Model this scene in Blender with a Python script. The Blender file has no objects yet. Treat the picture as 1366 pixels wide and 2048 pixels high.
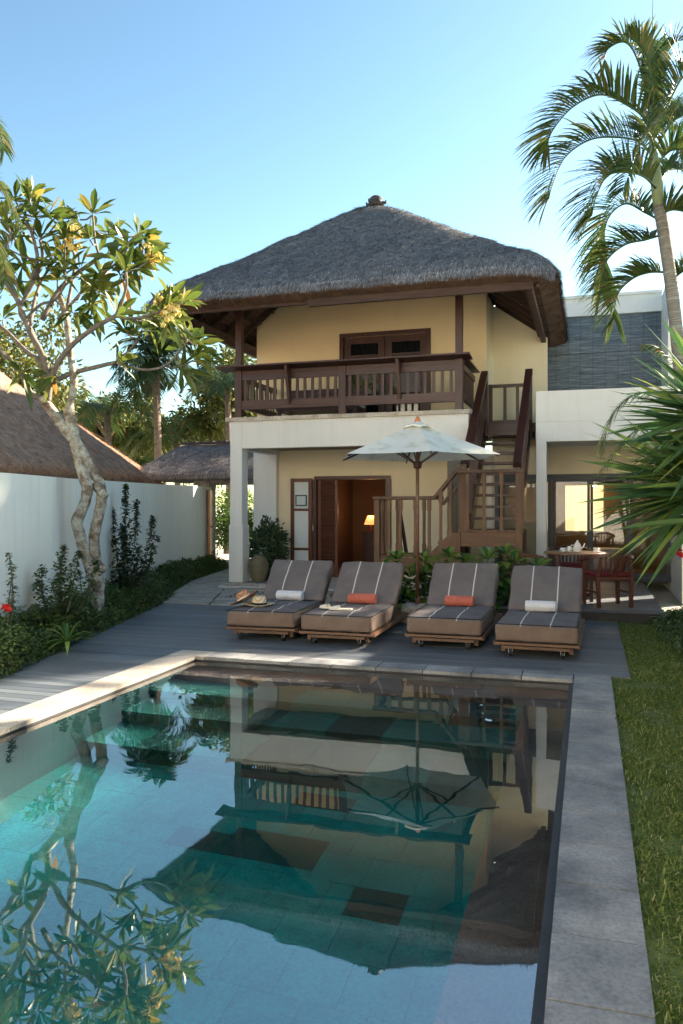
import bpy, bmesh, math, random
from mathutils import Vector, Matrix, noise
R = random.Random(7)
rad = math.radians
sc = bpy.context.scene
# ---------------------------------------------------------------- camera, world, sun, exposure
TH = rad(17.24); SN, CS = math.sin(TH), math.cos(TH)
cam = bpy.data.cameras.new('camera'); co = bpy.data.objects.new('camera', cam); sc.collection.objects.link(co)
cam.sensor_fit = 'VERTICAL'; cam.sensor_height = 36; cam.lens = 28.04
cam.shift_y = 0.006 * -1
cam.clip_end = 3000
co.location = (0, 0, 1.5); co.rotation_euler = (rad(90), 0, TH)
sc.camera = co
SUN_EL, SUN_X, SUN_Y = 27.5, 0.7071, 0.7071
w = bpy.data.worlds.new('World'); sc.world = w; w.use_nodes = True
nt = w.node_tree; bg = nt.nodes['Background']
sky = nt.nodes.new('ShaderNodeTexSky'); sky.sky_type = 'NISHITA'; sky.sun_disc = False
sky.sun_elevation = rad(SUN_EL); sky.sun_rotation = math.atan2(SUN_X, SUN_Y)
sky.air_density = 1.0; sky.dust_density = 0.5; sky.ozone_density = 1.5
tn = nt.nodes.new('ShaderNodeMix'); tn.data_type = 'RGBA'; tn.blend_type = 'MULTIPLY'; tn.inputs[0].default_value = 1
nt.links.new(sky.outputs[0], tn.inputs[6]); tn.inputs[7].default_value = (.90, .92, .79, 1)
gm = nt.nodes.new('ShaderNodeGamma'); gm.inputs[1].default_value = 1.25; nt.links.new(tn.outputs[2], gm.inputs[0])
nt.links.new(gm.outputs[0], bg.inputs[0]); bg.inputs[1].default_value = 0.041
sl = bpy.data.lights.new('sun', 'SUN'); sl.energy = 4.0; sl.angle = rad(1.0); sl.color = (1, .84, .66)
so = bpy.data.objects.new('sun', sl); sc.collection.objects.link(so)
e = rad(SUN_EL); sd = Vector((SUN_X * math.cos(e), SUN_Y * math.cos(e), math.sin(e)))
so.rotation_euler = sd.to_track_quat('Z', 'Y').to_euler(); so.location = (20, 15, 20)
sc.view_settings.view_transform = 'Standard'; sc.view_settings.look = 'None'
sc.view_settings.exposure = 2.82; sc.view_settings.gamma = 1
sc.cycles.caustics_refractive = True; sc.cycles.caustics_reflective = False
sc.cycles.max_bounces = 8; sc.cycles.transmission_bounces = 6; sc.cycles.transparent_max_bounces = 6
sc.cycles.diffuse_bounces = 4; sc.cycles.glossy_bounces = 4
sc.cycles.use_denoising = True

def P(px, py, D):                       # point seen at (px,py) of the 1366x2048 photo, D metres ahead
    u = (px - 683) / 1595; v = (1012 - py) / 1595
    return Vector((D * (-SN + u * CS), D * (CS + u * SN), 1.5 + v * D))

# ---------------------------------------------------------------- materials
MATS = {}
def newmat(name):
    m = bpy.data.materials.new(name); m.use_nodes = True
    nt = m.node_tree; b = nt.nodes['Principled BSDF']; MATS[name] = m
    return m, nt, b
def ramp(nt, fac, stops):
    r = nt.nodes.new('ShaderNodeValToRGB'); cr = r.color_ramp
    while len(cr.elements) < len(stops): cr.elements.new(.5)
    for el, (p, c) in zip(cr.elements, stops):
        el.position = p; el.color = (*c, 1) if len(c) == 3 else c
    nt.links.new(fac, r.inputs[0]); return r.outputs[0]
def coords(nt, scale=(1, 1, 1), kind='Object'):
    t = nt.nodes.new('ShaderNodeTexCoord'); mp = nt.nodes.new('ShaderNodeMapping')
    nt.links.new(t.outputs[kind], mp.inputs[0]); mp.inputs['Scale'].default_value = scale
    return mp.outputs[0]
def noise_t(nt, vec, scale, detail=6, rough=.6):
    n = nt.nodes.new('ShaderNodeTexNoise'); nt.links.new(vec, n.inputs['Vector'])
    n.inputs['Scale'].default_value = scale; n.inputs['Detail'].default_value = detail; n.inputs['Roughness'].default_value = rough
    return n.outputs['Fac']
def bump(nt, b, h, strength, dist=.01):
    bp = nt.nodes.new('ShaderNodeBump'); bp.inputs['Strength'].default_value = strength; bp.inputs['Distance'].default_value = dist
    nt.links.new(h, bp.inputs['Height']); nt.links.new(bp.outputs[0], b.inputs['Normal']); return bp
def mix(nt, fac, a, b_, mode='MIX'):
    n = nt.nodes.new('ShaderNodeMix'); n.data_type = 'RGBA'; n.blend_type = mode
    for i, v in ((0, fac), (6, a), (7, b_)):
        if hasattr(v, 'links') or hasattr(v, 'is_linked'): nt.links.new(v, n.inputs[i])
        elif i == 0: n.inputs[0].default_value = v
        else: n.inputs[i].default_value = (*v, 1)
    return n.outputs[2]
def plain(name, c1, c2, scale=3, rough=.7, st=(1, 1, 1), bs=.15, bscale=60, spec=.4, metal=0):
    m, nt, b = newmat(name); v = coords(nt, st)
    f = noise_t(nt, v, scale)
    nt.links.new(ramp(nt, f, [(.3, c1), (.7, c2)]), b.inputs['Base Color'])
    b.inputs['Roughness'].default_value = rough; b.inputs['Specular IOR Level'].default_value = spec; b.inputs['Metallic'].default_value = metal
    if bs: bump(nt, b, noise_t(nt, v, bscale, 3), bs)
    return m
def island(name, stops, rough=.6, transl=0.0, tcol=None, spec=.3, shade=None):
    m, nt, b = newmat(name); g = nt.nodes.new('ShaderNodeNewGeometry')
    c = ramp(nt, g.outputs['Random Per Island'], stops)
    if shade:
        f = noise_t(nt, coords(nt), shade[0], 2); c = mix(nt, f, c, shade[1], 'MULTIPLY')
    nt.links.new(c, b.inputs['Base Color']); b.inputs['Roughness'].default_value = rough
    b.inputs['Specular IOR Level'].default_value = spec
    if transl:
        t = nt.nodes.new('ShaderNodeBsdfTranslucent')
        if tcol: t.inputs[0].default_value = (*tcol, 1)
        else: nt.links.new(c, t.inputs[0])
        ms = nt.nodes.new('ShaderNodeMixShader'); ms.inputs[0].default_value = transl
        out = nt.nodes['Material Output']
        nt.links.new(b.outputs[0], ms.inputs[1]); nt.links.new(t.outputs[0], ms.inputs[2]); nt.links.new(ms.outputs[0], out.inputs[0])
    return m
def plaster(name, c, stain):
    m, nt, b = newmat(name); v = coords(nt)
    f1 = noise_t(nt, v, .9, 5); f2 = noise_t(nt, coords(nt, (6, 6, .5)), 1.2, 6)
    a = ramp(nt, f1, [(.3, [x * .93 for x in c]), (.7, c)])
    s = ramp(nt, f2, [(.5, (0, 0, 0)), (.8, (1, 1, 1))])
    k = nt.nodes.new('ShaderNodeMath'); k.operation = 'MULTIPLY'; nt.links.new(s, k.inputs[0]); k.inputs[1].default_value = .3
    nt.links.new(mix(nt, k.outputs[0], a, stain), b.inputs['Base Color'])
    b.inputs['Roughness'].default_value = .85; b.inputs['Specular IOR Level'].default_value = .2
    bump(nt, b, noise_t(nt, v, 35, 5), .12)
    return m
plaster('plaster_white', (.82, .81, .75), (.52, .53, .47))
plaster('plaster_cream', (.86, .71, .44), (.76, .60, .34))
plaster('plaster_pale', (.84, .74, .52), (.72, .62, .42))
plaster('garden_wall', (.86, .88, .81), (.46, .52, .44))
def wood(name, c1, c2, axis=0, rough=.5, g=14):
    st = [1.2, 1.2, 1.2]; st = [g if i != axis else 1.0 for i in range(3)]
    m, nt, b = newmat(name); v = coords(nt, st)
    f = noise_t(nt, v, 1.6, 6, .65); gi = nt.nodes.new('ShaderNodeNewGeometry')
    c = ramp(nt, f, [(.3, c1), (.7, c2)])
    rr = ramp(nt, gi.outputs['Random Per Island'], [(0, (.75, .75, .75)), (1, (1.15, 1.12, 1.1))])
    nt.links.new(mix(nt, 1.0, c, rr, 'MULTIPLY'), b.inputs['Base Color'])
    b.inputs['Roughness'].default_value = rough; bump(nt, b, f, .25, .004)
    return m
wood('wood_dark', (.034, .013, .010), (.092, .035, .025), 0, .4)
wood('wood_dark_v', (.034, .013, .010), (.092, .035, .025), 2, .4)
wood('wood_stair', (.085, .042, .022), (.20, .11, .055), 0, .6)
wood('wood_stair_v', (.095, .048, .024), (.22, .12, .06), 2, .6)
wood('teak', (.09, .045, .025), (.19, .10, .055), 0, .5)
wood('wood_red', (.085, .028, .015), (.17, .058, .032), 2, .35)
wood('wood_gate', (.50, .17, .06), (.68, .27, .10), 2, .5)
wood('rafter', (.035, .018, .013), (.09, .05, .035), 0, .8)
wood('table_wood', (.16, .09, .05), (.30, .19, .11), 0, .35)
def deckmat():
    m, nt, b = newmat('deck_boards'); v = coords(nt, (.7, 18, 1)); gi = nt.nodes.new('ShaderNodeNewGeometry')
    f = noise_t(nt, v, 1.5, 7, .7); f2 = noise_t(nt, coords(nt), .8, 5)
    c = ramp(nt, f, [(.25, (.055, .072, .09)), (.75, (.125, .15, .175))])
    rr = ramp(nt, gi.outputs['Random Per Island'], [(0, (.62, .64, .68)), (1, (1.3, 1.25, 1.18))])
    c = mix(nt, 1.0, c, rr, 'MULTIPLY'); c = mix(nt, ramp(nt, f2, [(.45, (0, 0, 0)), (.75, (.5, .5, .5))]), c, (.17, .16, .14))
    nt.links.new(c, b.inputs['Base Color'])
    nt.links.new(ramp(nt, f2, [(.3, (.42, .42, .42)), (.7, (.62, .62, .62))]), b.inputs['Roughness'])
    bump(nt, b, f, .4, .004)
deckmat()
def stonemat(name, c1, c2, c3, rough=.75, s=1.4):
    m, nt, b = newmat(name); v = coords(nt); gi = nt.nodes.new('ShaderNodeNewGeometry')
    f = noise_t(nt, v, s, 8, .65); f2 = noise_t(nt, v, 55, 3, .7)
    c = ramp(nt, f, [(.34, c1), (.5, c2), (.66, c3)])
    c = mix(nt, 1.0, c, ramp(nt, gi.outputs['Random Per Island'], [(0, (.86, .86, .88)), (1, (1.1, 1.08, 1.05))]), 'MULTIPLY')
    c = mix(nt, 1.0, c, ramp(nt, f2, [(.35, (.74, .74, .74)), (.62, (1.08, 1.08, 1.08))]), 'MULTIPLY')
    nt.links.new(c, b.inputs['Base Color']); b.inputs['Roughness'].default_value = rough
    bump(nt, b, f2, .3, .004)
stonemat('coping_stone', (.12, .13, .14), (.24, .25, .255), (.36, .365, .36), .55, 2.6)
stonemat('coping_sunlit', (.30, .27, .23), (.42, .38, .32), (.50, .46, .39), .7, 2.2)  # same stone as the grey coping, with warm sunlight painted into its colour
stonemat('cap_stone', (.40, .34, .25), (.56, .50, .40), (.66, .62, .54), .8, 5)
stonemat('paver', (.26, .25, .21), (.38, .37, .33), (.46, .44, .39), .8, 3)
stonemat('paver_pale', (.45, .42, .36), (.55, .52, .46), (.62, .6, .54), .8, 2)
stonemat('white_floor', (.55, .56, .55), (.62, .62, .60), (.7, .7, .68), .4, 3)
stonemat('rough_stone', (.22, .2, .17), (.38, .36, .32), (.5, .48, .44), .95, 9)
stonemat('tile_green', (.005, .22, .21), (.008, .28, .27), (.012, .34, .325), .6, 3)
stonemat('tile_step', (.03, .13, .12), (.045, .17, .155), (.06, .21, .19), .6, 3)
stonemat('tile_slate', (.03, .10, .10), (.05, .13, .13), (.07, .16, .16), .6, 3)
stonemat('tile_dark', (.02, .05, .05), (.03, .07, .065), (.05, .09, .08), .6, 3)
stonemat('tile_brown', (.13, .085, .075), (.19, .13, .115), (.24, .17, .15), .6, 3)
stonemat('tile_black', (.012, .014, .016), (.02, .022, .024), (.03, .03, .032), .5, 3)
plain('pale_ground', (.30, .29, .22), (.42, .40, .33), .5, .95, bs=.3, bscale=30)
plain('soil', (.03, .02, .012), (.07, .05, .035), 6, .95, bs=.6, bscale=30)
plain('lawn_base', (.08, .12, .03), (.14, .17, .05), 4, .95, bs=.6, bscale=40)
plain('urn_clay', (.10, .085, .045), (.22, .19, .11), 4, .5, bs=.2, bscale=20)
plain('terracotta', (.38, .15, .06), (.5, .22, .1), 4, .7)
plain('black_metal', (.015, .015, .016), (.03, .03, .03), 4, .4)
plain('steel', (.4, .4, .4), (.5, .5, .5), 4, .3, metal=1)
plain('frame_grey', (.05, .065, .075), (.08, .095, .105), 4, .45)
plain('dark_room', (.12, .07, .045), (.18, .11, .07), 1, .8)
plain('warm_room', (.12, .085, .05), (.20, .15, .09), 1, .8)
plain('porcelain', (.8, .79, .74), (.85, .84, .8), 4, .25, bs=0)
plain('red_cushion', (.10, .012, .016), (.15, .018, .024), 20, .8)
plain('towel_white', (.78, .79, .82), (.88, .88, .9), 30, .95, bs=.9, bscale=260)
plain('towel_coral', (.55, .14, .09), (.68, .2, .14), 30, .95, bs=.9, bscale=260)
plain('black_ribbon', (.01, .01, .01), (.02, .02, .02), 20, .8)
plain('cream_ribbon', (.7, .62, .5), (.8, .72, .6), 20, .8)
plain('slipper', (.72, .66, .54), (.82, .77, .66), 20, .9)
plain('palm_trunk', (.13, .135, .125), (.29, .30, .27), 3, .85, (1, 1, 9), .5, 14)
plain('rough_bark', (.10, .07, .05), (.24, .18, .13), 6, .9, (1, 1, 4), .8, 20)
plain('crown_shaft', (.13, .17, .08), (.22, .27, .14), 3, .5)
plain('paper', (.55, .66, .68), (.62, .72, .74), 6, .5, bs=0)
plain('roof_tile', (.03, .028, .03), (.06, .055, .055), 12, .8)
plain('panel_white', (.62, .70, .70), (.68, .75, .74), 3, .5, bs=0)
plain('pebble', (.05, .06, .07), (.16, .18, .2), 60, .5)
def straw(name, stops):
    island(name, stops, .85, spec=.25)
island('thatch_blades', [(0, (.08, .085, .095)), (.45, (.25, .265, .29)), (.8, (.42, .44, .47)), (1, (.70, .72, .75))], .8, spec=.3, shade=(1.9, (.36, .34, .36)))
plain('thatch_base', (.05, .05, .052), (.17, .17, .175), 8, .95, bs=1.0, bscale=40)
island('thatch_blades_pale', [(0, (.14, .12, .11)), (.5, (.36, .32, .29)), (1, (.62, .56, .50))], .85, shade=(1.1, (.6, .56, .54)))
island('thatch_blades_red', [(0, (.30, .155, .09)), (.5, (.60, .34, .21)), (1, (.82, .54, .36))], .85, shade=(1.1, (.6, .5, .45)))
plain('thatch_base_red', (.16, .11, .08), (.36, .25, .19), 8, .95, bs=1.0, bscale=40)
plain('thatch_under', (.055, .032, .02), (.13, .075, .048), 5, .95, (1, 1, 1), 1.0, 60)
def thatch_ceiling():
    m, nt, b = newmat('thatch_ceiling'); v = coords(nt)
    wv = nt.nodes.new('ShaderNodeTexWave'); wv.bands_direction = 'X'; wv.inputs['Scale'].default_value = 3.2; wv.inputs['Distortion'].default_value = 1.0
    nt.links.new(coords(nt, (1, 1, 1)), wv.inputs['Vector'])
    c = ramp(nt, wv.outputs['Fac'], [(.2, (.035, .022, .015)), (.6, (.11, .065, .04))])
    nt.links.new(mix(nt, noise_t(nt, v, 20), c, (.15, .08, .045)), b.inputs['Base Color']); b.inputs['Roughness'].default_value = .95
    bump(nt, b, wv.outputs['Fac'], .6, .02)
thatch_ceiling()
def bamboo(name):
    m, nt, b = newmat(name)
    f = noise_t(nt, coords(nt, (2.2, 1, 38)), 1.0, 5, .75); f2 = noise_t(nt, coords(nt, (10, 1, 110)), 1.0, 2)
    c = ramp(nt, f, [(.36, (.04, .07, .10)), (.5, (.16, .22, .27)), (.66, (.36, .42, .45))])
    nt.links.new(mix(nt, f2, c, (.08, .09, .095)), b.inputs['Base Color']); b.inputs['Roughness'].default_value = .7
    bump(nt, b, f, .8, .01)
bamboo('bamboo_blind')
def ceiling_boards():
    m, nt, b = newmat('reed_ceiling'); wv = nt.nodes.new('ShaderNodeTexWave'); wv.bands_direction = 'Y'; wv.inputs['Scale'].default_value = 8
    nt.links.new(coords(nt), wv.inputs['Vector'])
    nt.links.new(ramp(nt, wv.outputs['Fac'], [(.2, (.08, .045, .025)), (.6, (.24, .15, .09))]), b.inputs['Base Color'])
    bump(nt, b, wv.outputs['Fac'], .5, .01)
ceiling_boards()
def fabric():
    m, nt, b = newmat('lounger_fabric'); t = nt.nodes.new('ShaderNodeTexCoord'); sp = nt.nodes.new('ShaderNodeSeparateXYZ')
    nt.links.new(t.outputs['Object'], sp.inputs[0])
    fs = []
    for x in (-.150, .138):
        a = nt.nodes.new('ShaderNodeMath'); a.operation = 'COMPARE'; a.inputs[1].default_value = x; a.inputs[2].default_value = .007
        nt.links.new(sp.outputs[0], a.inputs[0]); fs.append(a.outputs[0])
    ad = nt.nodes.new('ShaderNodeMath'); ad.operation = 'ADD'; nt.links.new(fs[0], ad.inputs[0]); nt.links.new(fs[1], ad.inputs[1])
    # stripes stop at the front hem: cushion faces not turned up get a browner colour
    g = nt.nodes.new('ShaderNodeNewGeometry'); s2 = nt.nodes.new('ShaderNodeSeparateXYZ'); nt.links.new(t.outputs['Normal'], s2.inputs[0])
    up = nt.nodes.new('ShaderNodeMath'); up.operation = 'GREATER_THAN'; up.inputs[1].default_value = .45; nt.links.new(s2.outputs[2], up.inputs[0])
    st = nt.nodes.new('ShaderNodeMath'); st.operation = 'MULTIPLY'; nt.links.new(ad.outputs[0], st.inputs[0]); nt.links.new(up.outputs[0], st.inputs[1])
    v = coords(nt); f = noise_t(nt, v, 5, 6); wv = noise_t(nt, coords(nt, (400, 400, 400)), 1, 2)
    top = ramp(nt, f, [(.3, (.130, .115, .112)), (.7, (.175, .155, .148))]); side = ramp(nt, f, [(.3, (.155, .11, .085)), (.7, (.215, .16, .125))])
    c = mix(nt, up.outputs[0], side, top); c = mix(nt, st.outputs[0], c, (.62, .60, .55))
    nt.links.new(c, b.inputs['Base Color']); b.inputs['Roughness'].default_value = .85; b.inputs['Specular IOR Level'].default_value = .25
    bp = bump(nt, b, wv, .25, .003)
    b2 = nt.nodes.new('ShaderNodeBump'); b2.inputs['Strength'].default_value = .5; b2.inputs['Distance'].default_value = .03
    nt.links.new(noise_t(nt, coords(nt, (1, 1, 1)), 7, 3), b2.inputs['Height']); nt.links.new(b2.outputs[0], bp.inputs['Normal'])
fabric()
plain('cushion_white', (.62, .6, .54), (.7, .68, .62), 6, .9)
def canvas():
    m, nt, b = newmat('canvas'); v = coords(nt)
    f = noise_t(nt, coords(nt, (1, 1, .35)), 5, 6, .65)
    c = ramp(nt, f, [(.33, (.64, .62, .48)), (.5, (.84, .82, .70)), (.8, (.88, .86, .76))])
    nt.links.new(c, b.inputs['Base Color']); b.inputs['Roughness'].default_value = .9
    t = nt.nodes.new('ShaderNodeBsdfTranslucent'); nt.links.new(c, t.inputs[0]); ms = nt.nodes.new('ShaderNodeMixShader'); ms.inputs[0].default_value = .14
    nt.links.new(b.outputs[0], ms.inputs[1]); nt.links.new(t.outputs[0], ms.inputs[2]); nt.links.new(ms.outputs[0], nt.nodes['Material Output'].inputs[0])
canvas()
def strawhat(name, c1, c2):
    m, nt, b = newmat(name); wv = nt.nodes.new('ShaderNodeTexWave'); wv.wave_type = 'RINGS'; wv.rings_direction = 'Z'; wv.inputs['Scale'].default_value = 40
    nt.links.new(coords(nt), wv.inputs['Vector'])
    nt.links.new(ramp(nt, wv.outputs['Fac'], [(.2, c1), (.7, c2)]), b.inputs['Base Color']); b.inputs['Roughness'].default_value = .8; bump(nt, b, wv.outputs['Fac'], .5, .003)
strawhat('straw_pale', (.50, .38, .22), (.72, .58, .38)); strawhat('straw_tan', (.34, .16, .08), (.50, .27, .15))
def bark():
    m, nt, b = newmat('frangipani_bark'); v = coords(nt); f = noise_t(nt, v, 7, 8, .7); f2 = noise_t(nt, v, 22, 5, .7)
    c = ramp(nt, f, [(.36, (.11, .075, .05)), (.45, (.24, .20, .15)), (.53, (.40, .41, .35)), (.7, (.50, .52, .45))])
    nt.links.new(mix(nt, ramp(nt, f2, [(.45, (0, 0, 0)), (.6, (.6, .6, .6))]), c, (.16, .12, .08)), b.inputs['Base Color'])
    b.inputs['Roughness'].default_value = .9; bump(nt, b, f2, .9, .02)
bark()
plain('twig_bark', (.10, .085, .07), (.22, .2, .17), 12, .85, bs=.5, bscale=30)
island('frangipani_leaf', [(0, (.05, .09, .015)), (.5, (.10, .145, .025)), (.95, (.17, .20, .04)), (.985, (.36, .26, .05)), (1, (.42, .16, .03))], .42, .38, spec=.45)
island('small_leaf', [(0, (.035, .075, .025)), (.6, (.07, .12, .035)), (1, (.13, .17, .05))], .45, .2)
island('cover_leaf', [(0, (.04, .08, .02)), (.6, (.085, .14, .035)), (1, (.18, .23, .06))], .5, .2)
island('bush_leaf', [(0, (.025, .055, .025)), (.6, (.05, .09, .035)), (1, (.10, .14, .05))], .45, .15)
island('bright_leaf', [(0, (.03, .09, .02)), (.5, (.10, .20, .03)), (1, (.22, .33, .06))], .4, .3)
island('palm_leaf', [(0, (.025, .06, .02)), (.55, (.05, .095, .025)), (.92, (.10, .12, .03)), (1, (.22, .13, .05))], .4, .3)
island('dark_palm_leaf', [(0, (.015, .035, .015)), (.5, (.03, .06, .025)), (1, (.06, .09, .03))], .4, .2)
island('sword_leaf', [(0, (.035, .095, .04)), (.5, (.085, .17, .05)), (.82, (.17, .25, .05)), (1, (.38, .42, .09))], .28, .3, spec=.6)
island('tree_leaf', [(0, (.05, .07, .015)), (.6, (.11, .13, .03)), (1, (.24, .22, .06))], .5, .35)
island('grass_blade', [(0, (.06, .11, .015)), (.6, (.14, .20, .035)), (.9, (.27, .31, .09)), (1, (.46, .42, .2))], .55, .3)
island('flower_yellow', [(0, (.75, .55, .12)), (1, (.85, .72, .35))], .6, .3)
island('flower_red', [(0, (.6, .02, .02)), (1, (.8, .05, .04))], .6, .2)
island('flower_white', [(0, (.7, .68, .6)), (1, (.85, .8, .7))], .6, .3)
def glass(name, tint=(.9, .95, .95), rough=0.0):
    m, nt, b = newmat(name); b.inputs['Base Color'].default_value = (*tint, 1); b.inputs['Roughness'].default_value = rough
    b.inputs['Transmission Weight'].default_value = 1; b.inputs['IOR'].default_value = 1.45
glass('pane_glass')
def darkglass():
    m, nt, b = newmat('dark_glass'); b.inputs['Base Color'].default_value = (.01, .013, .016, 1); b.inputs['Roughness'].default_value = .04; b.inputs['Specular IOR Level'].default_value = .8
darkglass()
def emis(name, c, s):
    m, nt, b = newmat(name); b.inputs['Base Color'].default_value = (*c, 1); b.inputs['Emission Color'].default_value = (*c, 1); b.inputs['Emission Strength'].default_value = s
emis('lamp_glow', (1, .30, .08), .3); emis('downlight', (1, .9, .7), 1.2); emis('panel_glow', (1, .74, .36), .16); emis('sconce_glow', (1, .55, .15), .35)
def water():
    m, nt, b = newmat('pool_water')
    nt.nodes.remove(b)
    h = noise_t(nt, coords(nt, (1, 1, 1)), 2.6, 2, .5); bp = nt.nodes.new('ShaderNodeBump'); bp.inputs['Strength'].default_value = .016; bp.inputs['Distance'].default_value = .05
    nt.links.new(h, bp.inputs['Height'])
    gl = nt.nodes.new('ShaderNodeBsdfGlossy'); gl.inputs['Roughness'].default_value = 0; rf = nt.nodes.new('ShaderNodeBsdfRefraction'); rf.inputs['Roughness'].default_value = 0; rf.inputs['IOR'].default_value = 1.333
    fr = nt.nodes.new('ShaderNodeFresnel'); fr.inputs['IOR'].default_value = 3.6; ms = nt.nodes.new('ShaderNodeMixShader')
    ge = nt.nodes.new('ShaderNodeNewGeometry'); mu = nt.nodes.new('ShaderNodeMath'); mu.operation = 'SUBTRACT'; mu.inputs[0].default_value = 1; nt.links.new(ge.outputs['Backfacing'], mu.inputs[1])
    m3 = nt.nodes.new('ShaderNodeMath'); m3.operation = 'MULTIPLY'; nt.links.new(fr.outputs[0], m3.inputs[0]); nt.links.new(mu.outputs[0], m3.inputs[1])
    for n_ in (gl, rf): nt.links.new(bp.outputs[0], n_.inputs['Normal'])
    nt.links.new(m3.outputs[0], ms.inputs[0]); nt.links.new(rf.outputs[0], ms.inputs[1]); nt.links.new(gl.outputs[0], ms.inputs[2]); nt.links.new(ms.outputs[0], nt.nodes['Material Output'].inputs['Surface'])
    va = nt.nodes.new('ShaderNodeVolumeAbsorption'); va.inputs[0].default_value = (.22, .80, .82, 1); va.inputs[1].default_value = .55
    nt.links.new(va.outputs[0], nt.nodes['Material Output'].inputs['Volume'])
water()

# ---------------------------------------------------------------- mesh helpers
class MB:
    def __init__(s): s.v = []; s.f = []; s.sm = False
    def add(s, vs, fs):
        o = len(s.v); s.v += [tuple(v) for v in vs]; s.f += [tuple(i + o for i in f) for f in fs]; return s
    def box(s, x0, x1, y0, y1, z0, z1):
        return s.add([(x0, y0, z0), (x1, y0, z0), (x1, y1, z0), (x0, y1, z0), (x0, y0, z1), (x1, y0, z1), (x1, y1, z1), (x0, y1, z1)],
                     [(0, 3, 2, 1), (4, 5, 6, 7), (0, 1, 5, 4), (1, 2, 6, 5), (2, 3, 7, 6), (3, 0, 4, 7)])
    def bar(s, a, b, w, h, up=(0, 0, 1)):          # beam from a to b, width w (sideways), height h
        a, b = Vector(a), Vector(b); d = (b - a).normalized(); u = Vector(up)
        if abs(d.dot(u)) > .98: u = Vector((0, 1, 0))
        sd_ = d.cross(u).normalized() * w / 2; up_ = sd_.cross(d).normalized() * h / 2
        vs = [p + q for p in (a, b) for q in (-sd_ - up_, sd_ - up_, sd_ + up_, -sd_ + up_)]
        return s.add(vs, [(0, 3, 2, 1), (4, 5, 6, 7), (0, 1, 5, 4), (1, 2, 6, 5), (2, 3, 7, 6), (3, 0, 4, 7)])
    def tube(s, pts, rs, n=8, caps=True, wob=0):
        pts = [Vector(p) for p in pts]; rings = []; up = Vector((.13, .97, .2)).normalized()
        for i, p in enumerate(pts):
            d = (pts[min(i + 1, len(pts) - 1)] - pts[max(i - 1, 0)]).normalized()
            a = d.cross(up)
            if a.length < .05: a = d.cross(Vector((1, 0, 0)))
            a.normalize(); b = d.cross(a).normalized(); r = rs[i] if hasattr(rs, '__len__') else rs
            rings.append([p + (a * math.cos(k * 2 * math.pi / n) + b * math.sin(k * 2 * math.pi / n)) * r * (1 + (wob * noise.noise(p * 9 + Vector((k, 0, 0))) if wob else 0)) for k in range(n)])
        vs = [v for r_ in rings for v in r_]; fs = []
        for i in range(len(rings) - 1):
            for k in range(n):
                a0 = i * n + k; a1 = i * n + (k + 1) % n; fs.append((a0, a1, a1 + n, a0 + n))
        if caps: fs.append(tuple(range(n - 1, -1, -1))); fs.append(tuple(range((len(rings) - 1) * n, len(rings) * n)))
        s.sm = True; return s.add(vs, fs)
    def lathe(s, prof, c=(0, 0, 0), n=24, sx=1, sy=1):
        vs = []; fs = []; m = len(prof)
        for (r, z) in prof:
            for k in range(n):
                a = k * 2 * math.pi / n; vs.append((c[0] + r * math.cos(a) * sx, c[1] + r * math.sin(a) * sy, c[2] + z))
        for i in range(m - 1):
            for k in range(n):
                a0 = i * n + k; a1 = i * n + (k + 1) % n; fs.append((a0, a1, a1 + n, a0 + n))
        fs.append(tuple(range(n - 1, -1, -1))); fs.append(tuple(range((m - 1) * n, m * n)))
        s.sm = True; return s.add(vs, fs)
    def prism(s, poly, z0, z1):
        n = len(poly)
        return s.add([(x, y, z0) for x, y in poly] + [(x, y, z1) for x, y in poly], [tuple(range(n - 1, -1, -1)), tuple(range(n, 2 * n))] + [(i, (i + 1) % n, (i + 1) % n + n, i + n) for i in range(n)])
    def leaf(s, base, d, nrm, L, W, droop=.2, segs=3, shape=None, fold=.25):
        d = Vector(d).normalized(); nrm = Vector(nrm); side = d.cross(nrm)
        if side.length < .05: side = d.cross(Vector((.3, .5, .8)))
        side.normalize(); up = side.cross(d).normalized(); vs = []; fs = []
        shape = shape or (.25, .9, 1.0, 0)
        m = len(shape); p = Vector(base)
        for i, wd in enumerate(shape):
            t = i / (m - 1); q = p + d * L * t - Vector((0, 0, 1)) * droop * L * t * t
            if wd == 0: vs.append(q)
            else: hw = W * wd / 2; vs += [q - side * hw + up * hw * fold, q, q + side * hw + up * hw * fold]
        o = 0
        for i in range(m - 1):
            if shape[i + 1] == 0: fs += [(o, o + 1, o + 3), (o + 1, o + 2, o + 3)]
            else: fs += [(o, o + 1, o + 4, o + 3), (o + 1, o + 2, o + 5, o + 4)]
            o += 3
        return s.add(vs, fs)
    def build(s, name, mat, parent=None, smooth=None, bevel=0):
        me = bpy.data.meshes.new(name); me.from_pydata(s.v, [], s.f); me.materials.append(MATS[mat])
        if bevel:
            bm = bmesh.new(); bm.from_mesh(me); bmesh.ops.bevel(bm, geom=[e_ for e_ in bm.edges], offset=bevel, segments=2, affect='EDGES', profile=.6); bm.to_mesh(me); bm.free()
        if (s.sm if smooth is None else smooth):
            me.polygons.foreach_set('use_smooth', [True] * len(me.polygons))
        me.update(); o = bpy.data.objects.new(name, me); sc.collection.objects.link(o)
        if parent: o.parent = parent; o.matrix_parent_inverse = Matrix.Identity(4)
        return o
def wadd(mb_parent_loc): pass
def tag(o, label=None, cat=None, group=None, kind=None):
    if label: o['label'] = label
    if cat: o['category'] = cat
    if group: o['group'] = group
    if kind: o['kind'] = kind
    return o
def thing(name, label, cat, loc=(0, 0, 0), rz=0, group=None):
    o = bpy.data.objects.new(name, None); sc.collection.objects.link(o); o.location = loc; o.rotation_euler = (0, 0, rz); o.empty_display_size = .2
    return tag(o, label, cat, group)
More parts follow.
